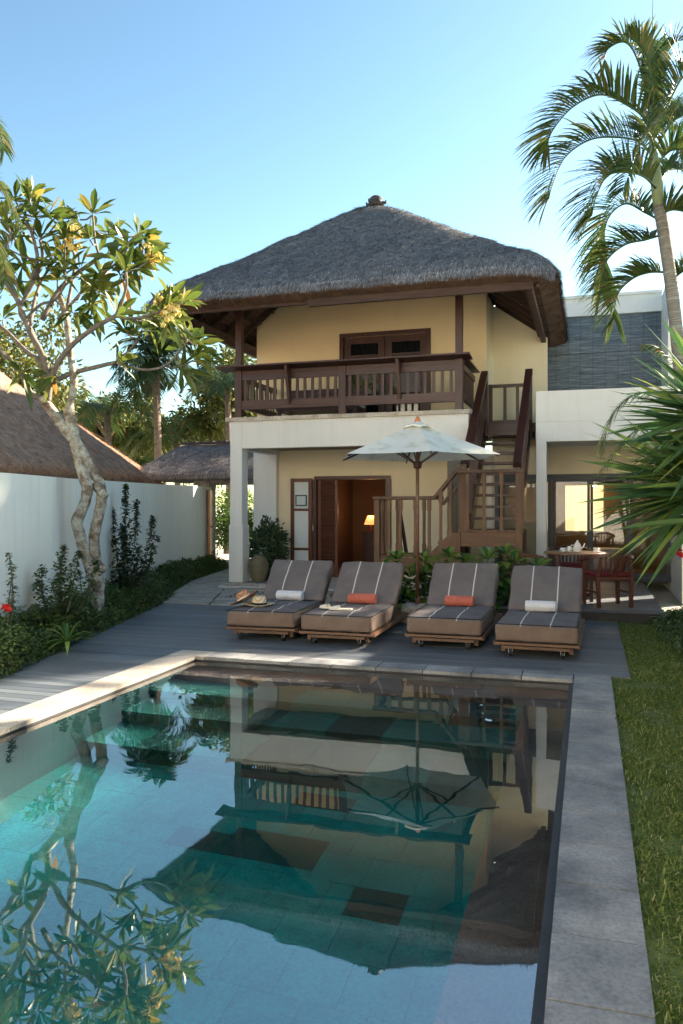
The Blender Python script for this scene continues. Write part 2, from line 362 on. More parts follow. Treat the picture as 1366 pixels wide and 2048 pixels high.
def copy_tree(o, parent=None):
    c = o.copy(); sc.collection.objects.link(c)
    if parent: c.parent = parent
    for ch in list(o.children): copy_tree(ch, c)
    return c
def struct(name, mb, mat): return tag(mb.build(name, mat), kind='structure')

# ---------------------------------------------------------------- ground, pool, deck, path
WZ = -.042
PX0, PX1, PY0, PY1 = -3.75, -.12, -1.5, 7.17
g = MB()
g.add([(-400, -400, -.06), (PX0 - .02, -400, -.06), (PX0 - .02, 900, -.06), (-400, 900, -.06)], [(0, 1, 2, 3)])
g.add([(PX1 + .02, -400, -.06), (400, -400, -.06), (400, 900, -.06), (PX1 + .02, 900, -.06)], [(0, 1, 2, 3)])
g.add([(PX0 - .02, PY1 + .02, -.06), (PX1 + .02, PY1 + .02, -.06), (PX1 + .02, 900, -.06), (PX0 - .02, 900, -.06)], [(0, 1, 2, 3)])
g.add([(PX0 - .02, -400, -.06), (PX1 + .02, -400, -.06), (PX1 + .02, PY0 - .02, -.06), (PX0 - .02, PY0 - .02, -.06)], [(0, 1, 2, 3)])
struct('ground', g, 'pale_ground')
# pool basin: tiled floor, benches and steps, dark upper walls
FD = -1.28
pf = MB(); R.seed(3)
ty = PY0
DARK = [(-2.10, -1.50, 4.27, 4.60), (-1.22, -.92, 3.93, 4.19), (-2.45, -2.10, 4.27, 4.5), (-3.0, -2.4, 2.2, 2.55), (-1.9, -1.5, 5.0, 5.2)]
yy = PY0; row = 0
while yy < 5.3:
    xx = PX0 - (row % 2) * .15
    while xx < PX1:
        pf.box(max(xx, PX0), min(xx + .2965, PX1), yy, yy + .2965, FD - .03, FD + R.random() * .0015); xx += .3
    yy += .3; row += 1
struct('pool_floor', pf, 'tile_green'); gr_ = MB(); gr_.box(PX0, PX1, PY0, PY1, FD - .08, FD - .012); struct('pool_grout', gr_, 'tile_slate')
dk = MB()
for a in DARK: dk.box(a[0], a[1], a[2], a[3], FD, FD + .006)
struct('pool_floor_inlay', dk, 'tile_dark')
st = MB(); sb = MB(); sdk = MB()
for (ya, yb, z) in ((5.3, 5.85, -.98), (5.85, 6.3, -.72), (6.3, 6.75, -.48), (6.75, PY1, -.28)):
    xx = PX0; k = 0
    while xx < PX1 - .01:
        x2 = min(xx + .45, PX1); tgt = (sb if z > -.3 else sdk if R.random() < .22 else st)
        tgt.box(xx, x2 - .003, ya, yb, -1.28, z); xx += .45
struct('pool_steps', st, 'tile_step'); struct('pool_steps_top', sb, 'tile_brown'); struct('pool_steps_inlay', sdk, 'tile_dark')
be = MB(); yy = PY0
while yy < PY1 - .5:
    be.box(-.50, PX1, yy, yy + .597, FD, -.42); yy += .6
struct('pool_bench', be, 'tile_brown')
pw = MB(); pw2 = MB()
for tgt, z0, z1 in ((pw, FD - .05, -.20), (pw2, -.2, -.031)):
    tgt.box(PX0 - .02, PX0, PY0, PY1, z0, z1); tgt.box(PX1, PX1 + .02, PY0, PY1, z0, z1)
    tgt.box(PX0 - .02, PX1 + .02, PY1, PY1 + .02, z0, z1); tgt.box(PX0 - .02, PX1 + .02, PY0 - .02, PY0, z0, z1)
struct('pool_wall', pw, 'tile_slate'); sl0 = MB(); sl0.box(PX1 - .045, PX1 - .006, PY0, PY1 - .021, -.20, -.034); sl0.box(PX0 + .001, PX1 - .006, PY1 - .02, PY1 - .001, -.2, -.034); struct('pool_overflow_lip', sl0, 'tile_black'); struct('pool_wall_band', pw2, 'tile_black')
wm = MB(); N = 2
wm.box(PX0 - .004, PX1 + .004, PY0 - .004, PY1 + .004, FD - .01, WZ)
struct('water', wm, 'pool_water')
# coping slabs
cp = MB(); R.seed(5)
yy = PY0
while yy < PY1 + .35:
    L = .40
    y2 = min(yy + L, 7.44)
    if y2 - yy > .1: cp.box(PX1 - .005, .185, yy + .005, y2 - .005, -.03, 0 + R.random() * .003)
    yy += L
xx = PX1 - .01
while xx > PX0 + .3:
    cp.box(xx - .435, xx - .005, PY1 - .005, 7.44, -.03, R.random() * .003); xx -= .44
struct('pool_coping', cp, 'coping_stone')
cp = MB(); yy = PY0
cp.box(PX0 - .29, xx - .003, PY1 - .005, 7.44, -.03, .002)
while yy < PY1 - .1:
    y2 = min(yy + .5, PY1 - .01)
    cp.box(PX0 - .29, PX0 + .005, yy + .002, y2 - .002, -.03, R.random() * .003); yy += .5
struct('pool_coping_west', cp, 'coping_sunlit')
# deck boards along X
def bedx(y): return -4.92 + (y - 5.78) * -.272 if y < 11.3 else -6.46 - (y - 11.3) * .35
R.seed(9)
dk = MB(); y = -1.5
while y < 10.93:
    y2 = y + .112
    xl = bedx(y) - .7; xr = PX0 - .295 if y < 7.44 else .35
    if y < 7.44 and y2 > 7.44: y2 = 7.44
    x = xl
    while x < xr - .01:
        x2 = min(x + R.uniform(2.2, 3.4), xr)
        if xr - x2 < .5: x2 = xr
        dk.box(x, x2 - .003, y, y2 - .006, -.03, -.004 + R.random() * .002); x = x2
    y = y2
struct('deck', dk, 'deck_boards')
f = MB(); f.box(-7, .34, 7.45, 10.9, -.055, -.034); struct('deck_substructure', f, 'black_metal')
# dining terrace platform
dk = MB(); y = 10.95
while y < 15.2:
    dk.box(-1.55 if y < 12 else -2.6, .92, y, y + .108, .11, .142 + R.random() * .002); y += .112
struct('terrace_deck', dk, 'deck_boards')
f = MB(); f.box(-1.5, .88, 10.98, 15.2, -.05, .108); struct('terrace_plinth', f, 'black_metal')
# path of pavers
R.seed(2)
pv = MB(); y = 10.97
while y < 20:
    xs = bedx(y); x = xs - .1
    for wd in (.95, .75, .6):
        a = x; b = x + wd - .04
        pv.add([(a, y, -.02), (b, y, -.02), (b - .085, y + .25, -.02), (a - .085, y + .25, -.02), (a, y, .012), (b, y, .012), (b - .085, y + .25, .012), (a - .085, y + .25, .012)],
               [(4, 5, 6, 7), (0, 1, 5, 4), (1, 2, 6, 5), (2, 3, 7, 6), (3, 0, 4, 7)])
        x += wd
    y += .29
struct('path', pv, 'paver')
pb = MB()
for i in range(500):
    x = R.uniform(-5.7, -4.4); yv = R.uniform(11.9, 12.7); r = R.uniform(.012, .028)
    pb.lathe([(.2 * r, 0), (r, r * .3), (r * .8, r * .8), (.1 * r, r)], (x, yv, -.02 + R.random() * .03), 6)
tag(pb.build('gravel', 'pebble'), kind='stuff')
# raised porch floor
pf = MB(); pf.box(-6.45, -1.6, 13.2, 17.5, -.05, .05); struct('porch_floor', pf, 'white_floor')
pf = MB(); pf.box(-6.0, -4.2, 12.85, 13.19, -.05, .03); pf.box(-6.2, -5.1, 12.5, 12.84, -.05, .005); struct('porch_step', pf, 'rough_stone')

# ---------------------------------------------------------------- house
RX0, RX1, RY0, RY1 = -7.30, -.42, 12.0, 18.0
KX0, KX1, KY = -4.15, -3.93, 15.0
ZE, ZT = 4.92, 7.40
def rt(x, y):
    a = [(x - RX0) / (KX0 - RX0), (RX1 - x) / (RX1 - KX1), (y - RY0) / (KY - RY0), (RY1 - y) / (RY1 - KY)]
    k = 22.0; m = min(a); s_ = sum(math.exp(-k * (t - m)) for t in a)
    return m - math.log(s_) / k + 0.0
def roof_top(x, y):
    t = rt(x, y); tt = max(0, min(1.05, t + .03))
    z = ZE + (ZT - ZE) * (tt - .12 * math.sin(math.pi * min(1, tt)) * (1 - tt) * .6)
    z += .27 * (1 - math.exp(-max(0, tt - .02) / .055)) * (1 - tt) - .02
    z += .035 * noise.noise(Vector((x * 1.4, y * 1.4, 0))) + .02 * noise.noise(Vector((x * 5, y * 5, 3)))
    return z
def roof_under(x, y):
    a = [(x - RX0) / (KX0 - RX0), (RX1 - x) / (RX1 - KX1), (y - RY0) / (KY - RY0), (RY1 - y) / (RY1 - KY)]
    return 4.70 + (ZT - ZE) * max(0, min(a)) * .98
villa = thing('villa', 'two storey cream villa with grey thatched roof and wooden balcony', 'house', (0, 0, 0))
NX, NY = 110, 96
m_ = MB(); gx = [RX0 + (RX1 - RX0) * i / NX for i in range(NX + 1)]; gy = [RY0 + (RY1 - RY0) * j / NY for j in range(NY + 1)]
def wig(x, y):
    return .05 * noise.noise(Vector((x * 2.2, y * 2.2, 7)))
for j in range(NY + 1):
    for i in range(NX + 1):
        x, y = gx[i], gy[j]; xo, yo = x, y
        if i in (0, NX): xo += wig(x, y)
        if j in (0, NY): yo += wig(x, y)
        m_.v.append((xo, yo, roof_top(x, y)))
W1 = NX + 1
m_.f += [(j * W1 + i, j * W1 + i + 1, (j + 1) * W1 + i + 1, (j + 1) * W1 + i) for j in range(NY) for i in range(NX)]
m_.sm = True
roof = m_.build('roof', 'thatch_base', villa)
# skirt and underside
m_ = MB(); ring = [(i, 0) for i in range(NX)] + [(NX, j) for j in range(NY)] + [(i, NY) for i in range(NX, 0, -1)] + [(0, j) for j in range(NY, 0, -1)]
def inward(x, y, d):
    return (min(max(x, RX0 + d), RX1 - d), min(max(y, RY0 + d), RY1 - d))
n = len(ring)
for (i, j) in ring:
    x, y = gx[i], gy[j]; zt = roof_top(x, y)
    xo = x + (wig(x, y) if i in (0, NX) else 0); yo = y + (wig(x, y) if j in (0, NY) else 0)
    a = inward(x, y, .05); b_ = inward(x, y, .30)
    r_ = .03 * noise.noise(Vector((x * 9, y * 9, 1)))
    m_.v += [(xo, yo, zt), (a[0], a[1], zt - .09 + r_), (b_[0], b_[1], 4.83 + r_), (*inward(x, y, .55), 4.70 + .19 * .80)]
for k in range(n):
    k2 = (k + 1) % n
    for q in range(3): m_.f.append((k * 4 + q, k * 4 + q + 1, k2 * 4 + q + 1, k2 * 4 + q))
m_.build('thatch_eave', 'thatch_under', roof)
m_ = MB(); M1 = 44
for j in range(M1 + 1):
    for i in range(M1 + 1):
        x = RX0 + .3 + (RX1 - RX0 - .6) * i / M1; y = RY0 + .3 + (RY1 - RY0 - .6) * j / M1
        m_.v.append((x, y, roof_under(x, y)))
m_.f = [(j * (M1 + 1) + i, j * (M1 + 1) + i + 1, (j + 1) * (M1 + 1) + i + 1, (j + 1) * (M1 + 1) + i) for j in range(M1) for i in range(M1)]
m_.build('roof_lining', 'thatch_ceiling', roof)
def blades(fn, area, n, mb, L=(.10, .20), wd=.007, lift=.25, keep=None):
    x0, x1, y0, y1 = area
    for _ in range(n):
        x = R.uniform(x0, x1); y = R.uniform(y0, y1)
        if keep and not keep(x, y): continue
        z = fn(x, y); e_ = .04
        gxv = (fn(x + e_, y) - fn(x - e_, y)) / (2 * e_); gyv = (fn(x, y + e_) - fn(x, y - e_)) / (2 * e_)
        nrm = Vector((-gxv, -gyv, 1)).normalized(); dn = Vector((-gxv, -gyv, 0))
        if dn.length < .05: dn = Vector((R.uniform(-1, 1), R.uniform(-1, 1), 0))
        dn.normalize(); dn = (dn - nrm * dn.dot(nrm)).normalized()
        sd_ = dn.cross(nrm); d = (dn + sd_ * R.gauss(0, .22) + nrm * abs(R.gauss(0, lift))).normalized()
        ll = R.uniform(*L); p = Vector((x, y, z - .008)); s2 = d.cross(nrm).normalized() * wd / 2
        mb.add([p - s2, p + s2, p + d * ll - Vector((0, 0, .015))], [(0, 1, 2)])
R.seed(11); m_ = MB()
blades(roof_top, (RX0 + .02, RX1 - .02, RY0 + .02, 16.2), 100000, m_, (.07, .16), .012)
def fringe(mb, pts, zfn, n, drop=(.03, .08), wd=.008, out=(0, -1)):
    for _ in range(n):
        k = R.randrange(len(pts) - 1); t = R.random(); a, b_ = Vector(pts[k]), Vector(pts[k + 1]); p = a.lerp(b_, t)
        zt = zfn(p.x, p.y); z = zt - R.uniform(0, .10); ov = Vector((out[0], out[1], 0)) * R.uniform(-.03, .05)
        q = Vector((p.x, p.y, z)) + ov; d = Vector((out[0] * R.uniform(0, .5) + R.gauss(0, .15), out[1] * R.uniform(0, .5) + R.gauss(0, .15), -1)).normalized(); L = R.uniform(*drop)
        s2 = Vector((-out[1], out[0], 0)) * wd / 2
        mb.add([q - s2, q + s2, q + d * L], [(0, 1, 2)])
fringe(m_, [(RX0 + .05, RY0 + .03), (RX1 - .05, RY0 + .03)], roof_top, 16000, out=(0, -1))
fringe(m_, [(RX0 + .03, RY0), (RX0 + .03, RY1)], roof_top, 7000, out=(-1, 0))
fringe(m_, [(RX1 - .03, RY0), (RX1 - .03, RY1)], roof_top, 12000, out=(1, 0), drop=(.03, .08))
m_.build('thatch_straw', 'thatch_blades', roof)
m_ = MB()
def fr2(n, x0, x1, y0, y1):
    for _ in range(n):
        x = R.uniform(x0, x1); y = R.uniform(y0, y1); q = Vector((x, y, roof_under(*inward(x, y, .35)) + R.uniform(-.05, .06)))
        d = Vector((R.gauss(0, .35), R.gauss(0, .35), -1)).normalized(); s2 = Vector((R.uniform(-1, 1), R.uniform(-1, 1), 0)) * .005
        m_.add([q - s2, q + s2, q + d * R.uniform(.04, .09)], [(0, 1, 2)])
fr2(9000, RX1 - .5, RX1 - .02, RY0 + .1, RY1); fr2(6000, RX0 + .02, RX0 + .45, RY0 + .1, RY1); fr2(3000, RX0, RX1, RY0 + .02, RY0 + .16)
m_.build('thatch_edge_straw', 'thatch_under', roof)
# finial
m_ = MB(); m_.lathe([(.15, 0), (.16, .05), (.11, .08), (.13, .12), (.12, .16), (.08, .19), (.02, .20)], (KX0 + .20, KY, ZT - .08), 16)
for k in range(6):
    a = k * math.pi / 3; m_.tube([(KX0 + .20 + .12 * math.cos(a), KY + .12 * math.sin(a), ZT - .02), (KX0 + .20 + .19 * math.cos(a), KY + .19 * math.sin(a), ZT - .03), (KX0 + .20 + .20 * math.cos(a), KY + .20 * math.sin(a), ZT + .02)], [.03, .03, .015], 6)
m_.build('finial', 'roof_tile', roof)
# fascia, plates, posts, rafters
m_ = MB(); m_.bar((-4.35, 12.24, 4.80), (-.80, 12.24, 4.80), .07, .12); m_.bar((RX0 + .4, 12.30, 4.82), (-4.36, 12.30, 4.82), .05, .05)
m_.bar((-.86, 12.28, 4.79), (-.86, 17.6, 4.79), .09, .11); m_.bar((RX0 + .40, 12.29, 4.76), (RX0 + .40, 17.6, 4.76), .07, .10)
m_.build('fascia_beam', 'rafter', villa)
for (x, y) in ((-6.16, 13.5), (-2.10, 13.5)):
    m_ = MB(); m_.box(x - .06, x + .06, y - .06, y + .06, 3.12, roof_under(x, y) - .05); m_.build('post', 'wood_dark_v', villa, bevel=.006)
m_ = MB(); m_.box(-6.4, -1.9, 13.44, 13.56, 5.60, 5.72); m_.build('roof_plate', 'wood_dark', villa)
def rafter(a, b):
    m = MB(); za, zb = roof_under(*a) - .07, roof_under(*b) - .07
    m.bar((a[0], a[1], za), (b[0], b[1], zb), .07, .11); m.build('rafter', 'rafter', villa)
for y in [12.6 + .62 * k for k in range(8)]:
    t = min((y - RY0) / 3, (RY1 - y) / 3, .95)
    rafter((RX0 + .35, y), (RX0 + t * 3.0, y)); rafter((RX1 - .45, y), (RX1 - t * 3.0, y))
for x in [-6.6, -5.9, -5.2, -4.5, -3.85, -3.2, -2.5, -1.8, -1.1]:
    t = min((x - RX0) / 3.05, (RX1 - x) / 3.03, .95); rafter((x, RY0 + .35), (x, RY0 + 3 * t))
for (a, b) in (((RX0 + .3, RY0 + .3), (KX0, KY)), ((RX1 - .3, RY0 + .3), (KX1, KY))): rafter(a, b)
m_ = MB()
for d in [.5 + .28 * k for k in range(8)]:
    z = roof_under(RX0 + d, 15) - .02
    m_.bar((RX0 + d, 12 + d, z), (RX0 + d, 18 - d, z), .03, .035); z = roof_under(RX1 - d, 15) - .02
    m_.bar((RX1 - d, 12 + d, z), (RX1 - d, 18 - d, z), .03, .035)
    z = roof_under(-4, 12 + d) - .02; m_.bar((RX0 + d, 12 + d, z), (RX1 - d, 12 + d, z), .03, .035)
m_.build('battens', 'rafter', villa)
# walls: strips with tops following the underside of the roof
def wall_x(x0, x1, y, z0, mat, name='wall', th=.15, z1=None, holes=()):
    m = MB(); xs = [x0 + (x1 - x0) * i / 24 for i in range(25)]; xs = sorted(set([round(v, 4) for v in xs] + [h for hh in holes for h in hh[:2]]))
    xs = [v for v in xs if x0 - .001 <= v <= x1 + .001]
    pts = lambda x: (z1 if z1 else roof_under(x, y) - .01)
    vs = []; 
    for a, b in zip(xs[:-1], xs[1:]):
        segs = [(z0, None)]
        for h in holes:
            if a >= h[0] - .001 and b <= h[1] + .001: segs = ([(z0, h[2])] if h[2] > z0 + .01 else []) + [(h[3], None)]
        for s0, s1 in segs:
            ta = s1 if s1 else pts(a); tb = s1 if s1 else pts(b); o = len(m.v)
            m.v += [(a, y, s0), (b, y, s0), (b, y, tb), (a, y, ta), (a, y + th, s0), (b, y + th, s0), (b, y + th, tb), (a, y + th, ta)]
            m.f += [tuple(o + q for q in f_) for f_ in ((0, 1, 2, 3), (5, 4, 7, 6), (3, 2, 6, 7), (0, 4, 5, 1))]
            if a == xs[0] or holes: m.f.append((o, o + 3, o + 7, o + 4))
            if b == xs[-1] or holes: m.f.append((o + 1, o + 5, o + 6, o + 2))
    return m.build(name, mat, villa)
UW = 15.35
wall_x(-6.61, -1.87, UW, 2.8, 'plaster_cream', 'upper_wall', holes=[(-4.72, -3.02, 2.8, 4.88)])
m_ = MB(); m_.box(-2.02, -1.871, UW + .151, 16.3, 2.8, 5.6); m_.build('side_wall', 'plaster_pale', villa)
wall_x(-1.87, -.79, 16.3, 0.1, 'plaster_pale', 'rear_wall')
m_ = MB(); m_.box(-6.61, -6.46, UW + .151, 18, 0, 5.0); m_.box(-6.60, -6.47, 18.001, 23, 0, 3.0); m_.build('west_wall', 'plaster_white', villa)
# lower wall
wall_x(-6.61, -2.62, UW, .05, 'plaster_pale', 'lower_wall', z1=2.69, holes=[(-5.33, -3.74, .05, 2.09)])
m_ = MB(); m_.box(-6.63, -6.12, 15.22, 15.349, .05, 2.69); m_.build('pilaster', 'plaster_white', villa)
m_ = MB(); m_.box(-2.77, -2.621, UW + .151, 17.2, .05, 2.69); m_.build('return_wall', 'plaster_white', villa)
m_ = MB(); m_.box(-2.62, -1.72, 17.0, 17.15, .05, 2.6); m_.build('back_wall', 'plaster_pale', villa)
m_ = MB(); m_.tube([(-1.86, 16.1, .05), (-1.86, 16.1, 2.56)], .15, 24); m_.build('round_column', 'plaster_white', villa)
# balcony slab
m_ = MB(); m_.box(-6.06, -1.93, 13.40, 13.6, 2.55, 3.045); m_.box(-6.30, -2.10, 13.6, UW, 2.68, 3.0); m_.box(-2.10, -1.93, 13.6, UW, 2.55, 3.045); m_.box(-6.32, -6.1, 13.6, UW, 2.55, 3.045)
m_.build('balcony_slab', 'plaster_white', villa)
m_ = MB(); m_.box(-1.93, -.80, 14.95, 16.3, 2.86, 3.02); m_.build('stair_landing', 'wood_dark', villa)
m_ = MB(); m_.box(-6.30, -6.062, 13.392, 13.66, .10, 3.045); m_.box(-6.32, -6.045, 13.38, 13.68, .10, 1.15); m_.build('pillar', 'plaster_white', villa, bevel=.008)
m_ = MB(); m_.box(-6.40, -5.5, 13.25, 13.8, .045, .098); m_.build('pillar_base', 'rough_stone', villa)
m_ = MB(); m_.box(-6.09, -2.11, 13.61, UW, 2.635, 2.675); m_.build('porch_ceiling', 'reed_ceiling', villa)
m_ = MB(); x = -6.38; R.seed(4)
while x < -1.9:
    L = R.uniform(.35, .75); x2 = min(x + L, -1.89); m_.box(x, x2 - .004, 13.355, 13.64, 3.047, 3.115 + R.random() * .004); x = x2
y = 13.645
while y < 15.3: m_.box(-2.12, -1.89, y, min(y + .6, 15.34) - .004, 3.047, 3.117); y += .6
m_.build('stone_cap', 'cap_stone', villa)
# balcony railing
rail = thing('balcony_railing', None, None); rail.parent = villa
del rail
def railpart(name): 
    return None
m_ = MB(); Yr = 13.48
m_.box(-6.13, -2.14, Yr - .03, Yr + .03, 3.80, 3.90); m_.box(-6.13, -2.14, Yr - .035, Yr + .035, 3.30, 3.43); m_.box(-6.13, -2.14, Yr - .045, Yr + .045, 3.265, 3.299)
m_.box(-6.13, -2.14, Yr - .02, Yr + .02, 3.901, 3.975)
railo = m_.build('railing', 'wood_dark', villa, bevel=.004)
m_ = MB(); m_.add([(-6.50, 13.18, 4.01), (-1.88, 13.18, 4.01), (-1.88, 13.56, 3.975), (-6.50, 13.56, 3.975), (-6.50, 13.18, 4.04), (-1.88, 13.18, 4.04), (-1.88, 13.56, 4.005), (-6.50, 13.56, 4.005)],
                 [(0, 3, 2, 1), (4, 5, 6, 7), (0, 1, 5, 4), (1, 2, 6, 5), (2, 3, 7, 6), (3, 0, 4, 7)]); m_.build('rail_cap', 'wood_dark', railo, bevel=.005)
for x in (-6.16, -4.16, -2.10):
    m_ = MB(); m_.box(x - .065, x + .065, Yr - .05, Yr + .08, 3.118, 3.97); m_.build('rail_post', 'wood_dark_v', railo, bevel=.005)
for x in (-5.15, -3.12):
    m_ = MB(); m_.add([(x - .025, 13.22, 4.0), (x - .025, Yr - .05, 4.0), (x - .025, Yr - .05, 3.34), (x - .025, Yr - .08, 3.34), (x + .025, 13.22, 4.0), (x + .025, Yr - .05, 4.0), (x + .025, Yr - .05, 3.34), (x + .025, Yr - .08, 3.34)],
                    [(3, 2, 1, 0), (4, 5, 6, 7), (0, 1, 5, 4), (1, 2, 6, 5), (2, 3, 7, 6), (3, 0, 4, 7)]); m_.build('bracket', 'wood_dark_v', railo)
for (a, b) in ((-6.1, -4.22), (-4.1, -2.16)):
    for k in range(13):
        x = a + (b - a) * (k + .5) / 13; m_ = MB(); m_.box(x - .026, x + .026, Yr - .012, Yr + .012, 3.43, 3.80); m_.build('baluster', 'wood_dark_v', railo)
m_ = MB(); m_.box(-2.08, -2.02, 13.56, 14.9, 3.8, 3.9); m_.box(-2.08, -2.02, 13.56, 14.9, 3.3, 3.42); m_.box(-2.12, -1.94, 13.56, 14.95, 3.975, 4.0); m_.build('side_rail', 'wood_dark', railo)
for k in range(10):
    y = 13.64 + k * .13; m_ = MB(); m_.box(-2.06, -2.04, y - .022, y + .022, 3.42, 3.8); m_.build('baluster', 'wood_dark_v', railo)
m_ = MB(); m_.box(-6.2, -6.14, 13.56, 15.3, 3.8, 3.9); m_.box(-6.2, -6.14, 13.56, 15.3, 3.3, 3.42); m_.build('side_rail', 'wood_dark', railo)
for k in range(12):
    y = 13.64 + k * .14; m_ = MB(); m_.box(-6.18, -6.16, y - .022, y + .022, 3.42, 3.8); m_.build('baluster', 'wood_dark_v', railo)
# upper doors
def panel_door(name, x0, x1, y, z0, z1, fmat, parent, fw=.09, th=.05, pane='dark_glass', rails=()):
    m = MB(); m.box(x0, x0 + fw, y, y + th, z0, z1); m.box(x1 - fw, x1, y, y + th, z0, z1); m.box(x0 + fw, x1 - fw, y, y + th, z1 - fw, z1); m.box(x0 + fw, x1 - fw, y, y + th, z0, z0 + fw * 1.6)
    for r_ in rails: m.box(x0 + fw, x1 - fw, y + .005, y + th - .005, r_ - .025, r_ + .025)
    d = m.build(name, fmat, parent)
    p = MB(); p.box(x0 + fw, x1 - fw, y + .02, y + .03, z0 + fw * 1.6, z1 - fw); p.build('pane', pane, d); return d
m_ = MB(); m_.box(-4.80, -4.72, 15.32, 15.45, 3.0, 4.88); m_.box(-3.02, -2.94, 15.32, 15.45, 3.0, 4.88); m_.box(-4.80, -2.94, 15.32, 15.45, 4.881, 4.96); m_.build('door_frame', 'wood_dark_v', villa)
panel_door('balcony_door', -4.71, -3.88, 15.38, 3.0, 4.88, 'wood_dark_v', villa, .13, rails=(4.5,)); panel_door('balcony_door', -3.86, -3.03, 15.38, 3.0, 4.88, 'wood_dark_v', villa, .13, rails=(4.5,))
# ground floor entrance
m_ = MB(); m_.box(-5.33, -3.74, 15.30, 15.42, 2.03, 2.10); m_.box(-5.36, -5.29, 15.30, 15.42, .05, 2.03); m_.box(-3.84, -3.73, 15.30, 15.42, .05, 2.03); m_.build('door_frame', 'wood_dark_v', villa)
m_ = MB(); x0, x1 = -5.28, -4.86; m_.box(x0, x0 + .06, 15.4, 15.45, .06, 2.02); m_.box(x1 - .06, x1, 15.4, 15.45, .06, 2.02)
z = .1
while z < 2.0: m_.bar((x0 + .06, 15.42, z), (x1 - .06, 15.42, z), .045, .012, (0, .6, 1)); z += .045
m_.box(x0 + .06, x1 - .06, 15.445, 15.452, .06, 2.02)
m_.build('louvre_door', 'wood_red', villa)
d = panel_door('open_door', -5.83, -5.37, 15.27, .08, 2.06, 'wood_red', villa, .075, pane='panel_white', rails=(.62, 1.42))
m_ = MB(); 
for a in ((-5.72, -5.71, 1.50, 1.72), (-5.50, -5.49, 1.50, 1.72)): m_.box(a[0], a[1] + .01, 15.262, 15.285, a[2], a[3])
m_.box(-5.71, -5.49, 15.262, 15.285, 1.70, 1.72); m_.box(-5.71, -5.49, 15.262, 15.285, 1.50, 1.52)
pf_ = m_.build('notice_frame', 'black_metal', d); m_ = MB(); m_.box(-5.70, -5.50, 15.27, 15.28, 1.52, 1.70); m_.build('notice', 'paper', d)
m_ = MB(); m_.box(-5.345, -5.325, 15.24, 15.27, 1.0, 1.1); m_.build('handle', 'steel', d)
# rooms
def room(x0, x1, y0, y1, z0, z1, mat, name):
    m = MB(); m.box(x0 - .05, x0, y0, y1, z0, z1); m.box(x1, x1 + .05, y0, y1, z0, z1); m.box(x0, x1, y1, y1 + .05, z0, z1); m.box(x0, x1, y0, y1, z1, z1 + .04); m.box(x0, x1, y0, y1, z0 - .04, z0)
    return m.build(name, mat, villa)
room(-5.6, -3.3, 15.51, 19.0, .06, 2.5, 'dark_room', 'lobby_room')
room(-1.68, 1.34, 15.52, 18.4, .13, 2.5, 'warm_room', 'bath_room')
room(-5.4, -2.3, 15.52, 17.6, 3.0, 5.2, 'dark_room', 'upper_room')
lamp = thing('table_lamp', 'small glowing orange table lamp inside the dark entrance', 'lamp', (-4.70, 17.4, .92))
m_ = MB(); m_.lathe([(.15, .16), (.16, .165), (.08, .36), (.07, .36)], n=16); m_.build('lamp_shade', 'lamp_glow', lamp); m_ = MB(); m_.lathe([(.05, 0), (.04, .03), (.02, .08), (.02, .17)], n=12); m_.build('lamp_base', 'wood_red', lamp)
pl = bpy.data.lights.new('lamp_light', 'POINT'); pl.energy = 2.6; pl.color = (1, .50, .22); pl.shadow_soft_size = .05; po = bpy.data.objects.new('lamp_light', pl); sc.collection.objects.link(po); po.location = (-4.70, 17.3, 1.38)
tb = thing('side_cabinet', 'dark carved side cabinet under the glowing lamp', 'cabinet', (-4.60, 17.45, .06))
m_ = MB(); m_.box(-.3, .3, -.2, .2, .8, .86); m_.build('cabinet_top', 'wood_dark', tb); m_ = MB(); m_.box(-.26, .26, -.17, .17, .1, .8); m_.build('cabinet_body', 'wood_dark', tb)
for sx in (-1, 1):
    for sy in (-1, 1): m_ = MB(); m_.tube([(sx * .23, sy * .14, .1), (sx * .25, sy * .16, 0)], [.03, .02], 8); m_.build('leg', 'wood_dark', tb)
# right wing
m_ = MB(); m_.box(-.83, 1.88, 13.40, 13.6, 2.87, 3.37); m_.box(-.83, 1.88, 13.405, 13.6, 2.55, 2.868); m_.box(-.83, 1.39, 13.6, 15.33, 2.6, 2.8); m_.box(-.83, 1.39, 15.51, 17.2, 2.6, 2.8); m_.box(-.83, -.68, 13.6, 17.0, 2.801, 3.365)
m_.build('wing_parapet', 'plaster_white', villa)
m_ = MB(); m_.box(-.825, -.665, 13.403, 13.6, .142, 2.55); m_.build('wing_column', 'plaster_white', villa, bevel=.006)
m_ = MB(); m_.box(1.40, 1.54, 15.9, 19.5, -.05, 5.72); m_.box(1.40, 1.54, 13.601, 15.899, -.05, 3.36); m_.build('fin_wall', 'plaster_white', villa)
m_ = MB(); m_.box(-.80, 1.399, 17.2, 17.4, 5.42, 5.78); m_.box(-.82, 1.399, 17.16, 17.42, 5.781, 5.84); m_.build('wing_beam', 'plaster_white', villa)
m_ = MB(); m_.box(-.80, 1.398, 19.3, 19.45, 2.81, 5.8); m_.build('wing_back_wall', 'plaster_pale', villa)
m_ = MB(); m_.box(-1.72, 1.398, 15.36, 15.5, 2.09, 2.599); m_.build('wing_lintel', 'plaster_pale', villa)
m_ = MB()
for i in range(48):
    x = -.74 + i * (1.16 + .74) / 48; pass
m_.box(-.84, 1.395, 17.26, 17.275, 3.0, 5.418); bl = m_.build('bamboo_blind', 'bamboo_blind', villa)
m_ = MB()
for k in range(9): x = -.66 + k * .245; m_.box(x - .0025, x + .0025, 17.25, 17.259, 3.1, 5.41)
for z in (3.9, 4.65): m_.box(-.84, 1.395, 17.248, 17.259, z, z + .01)
m_.build('blind_cord', 'black_metal', bl)
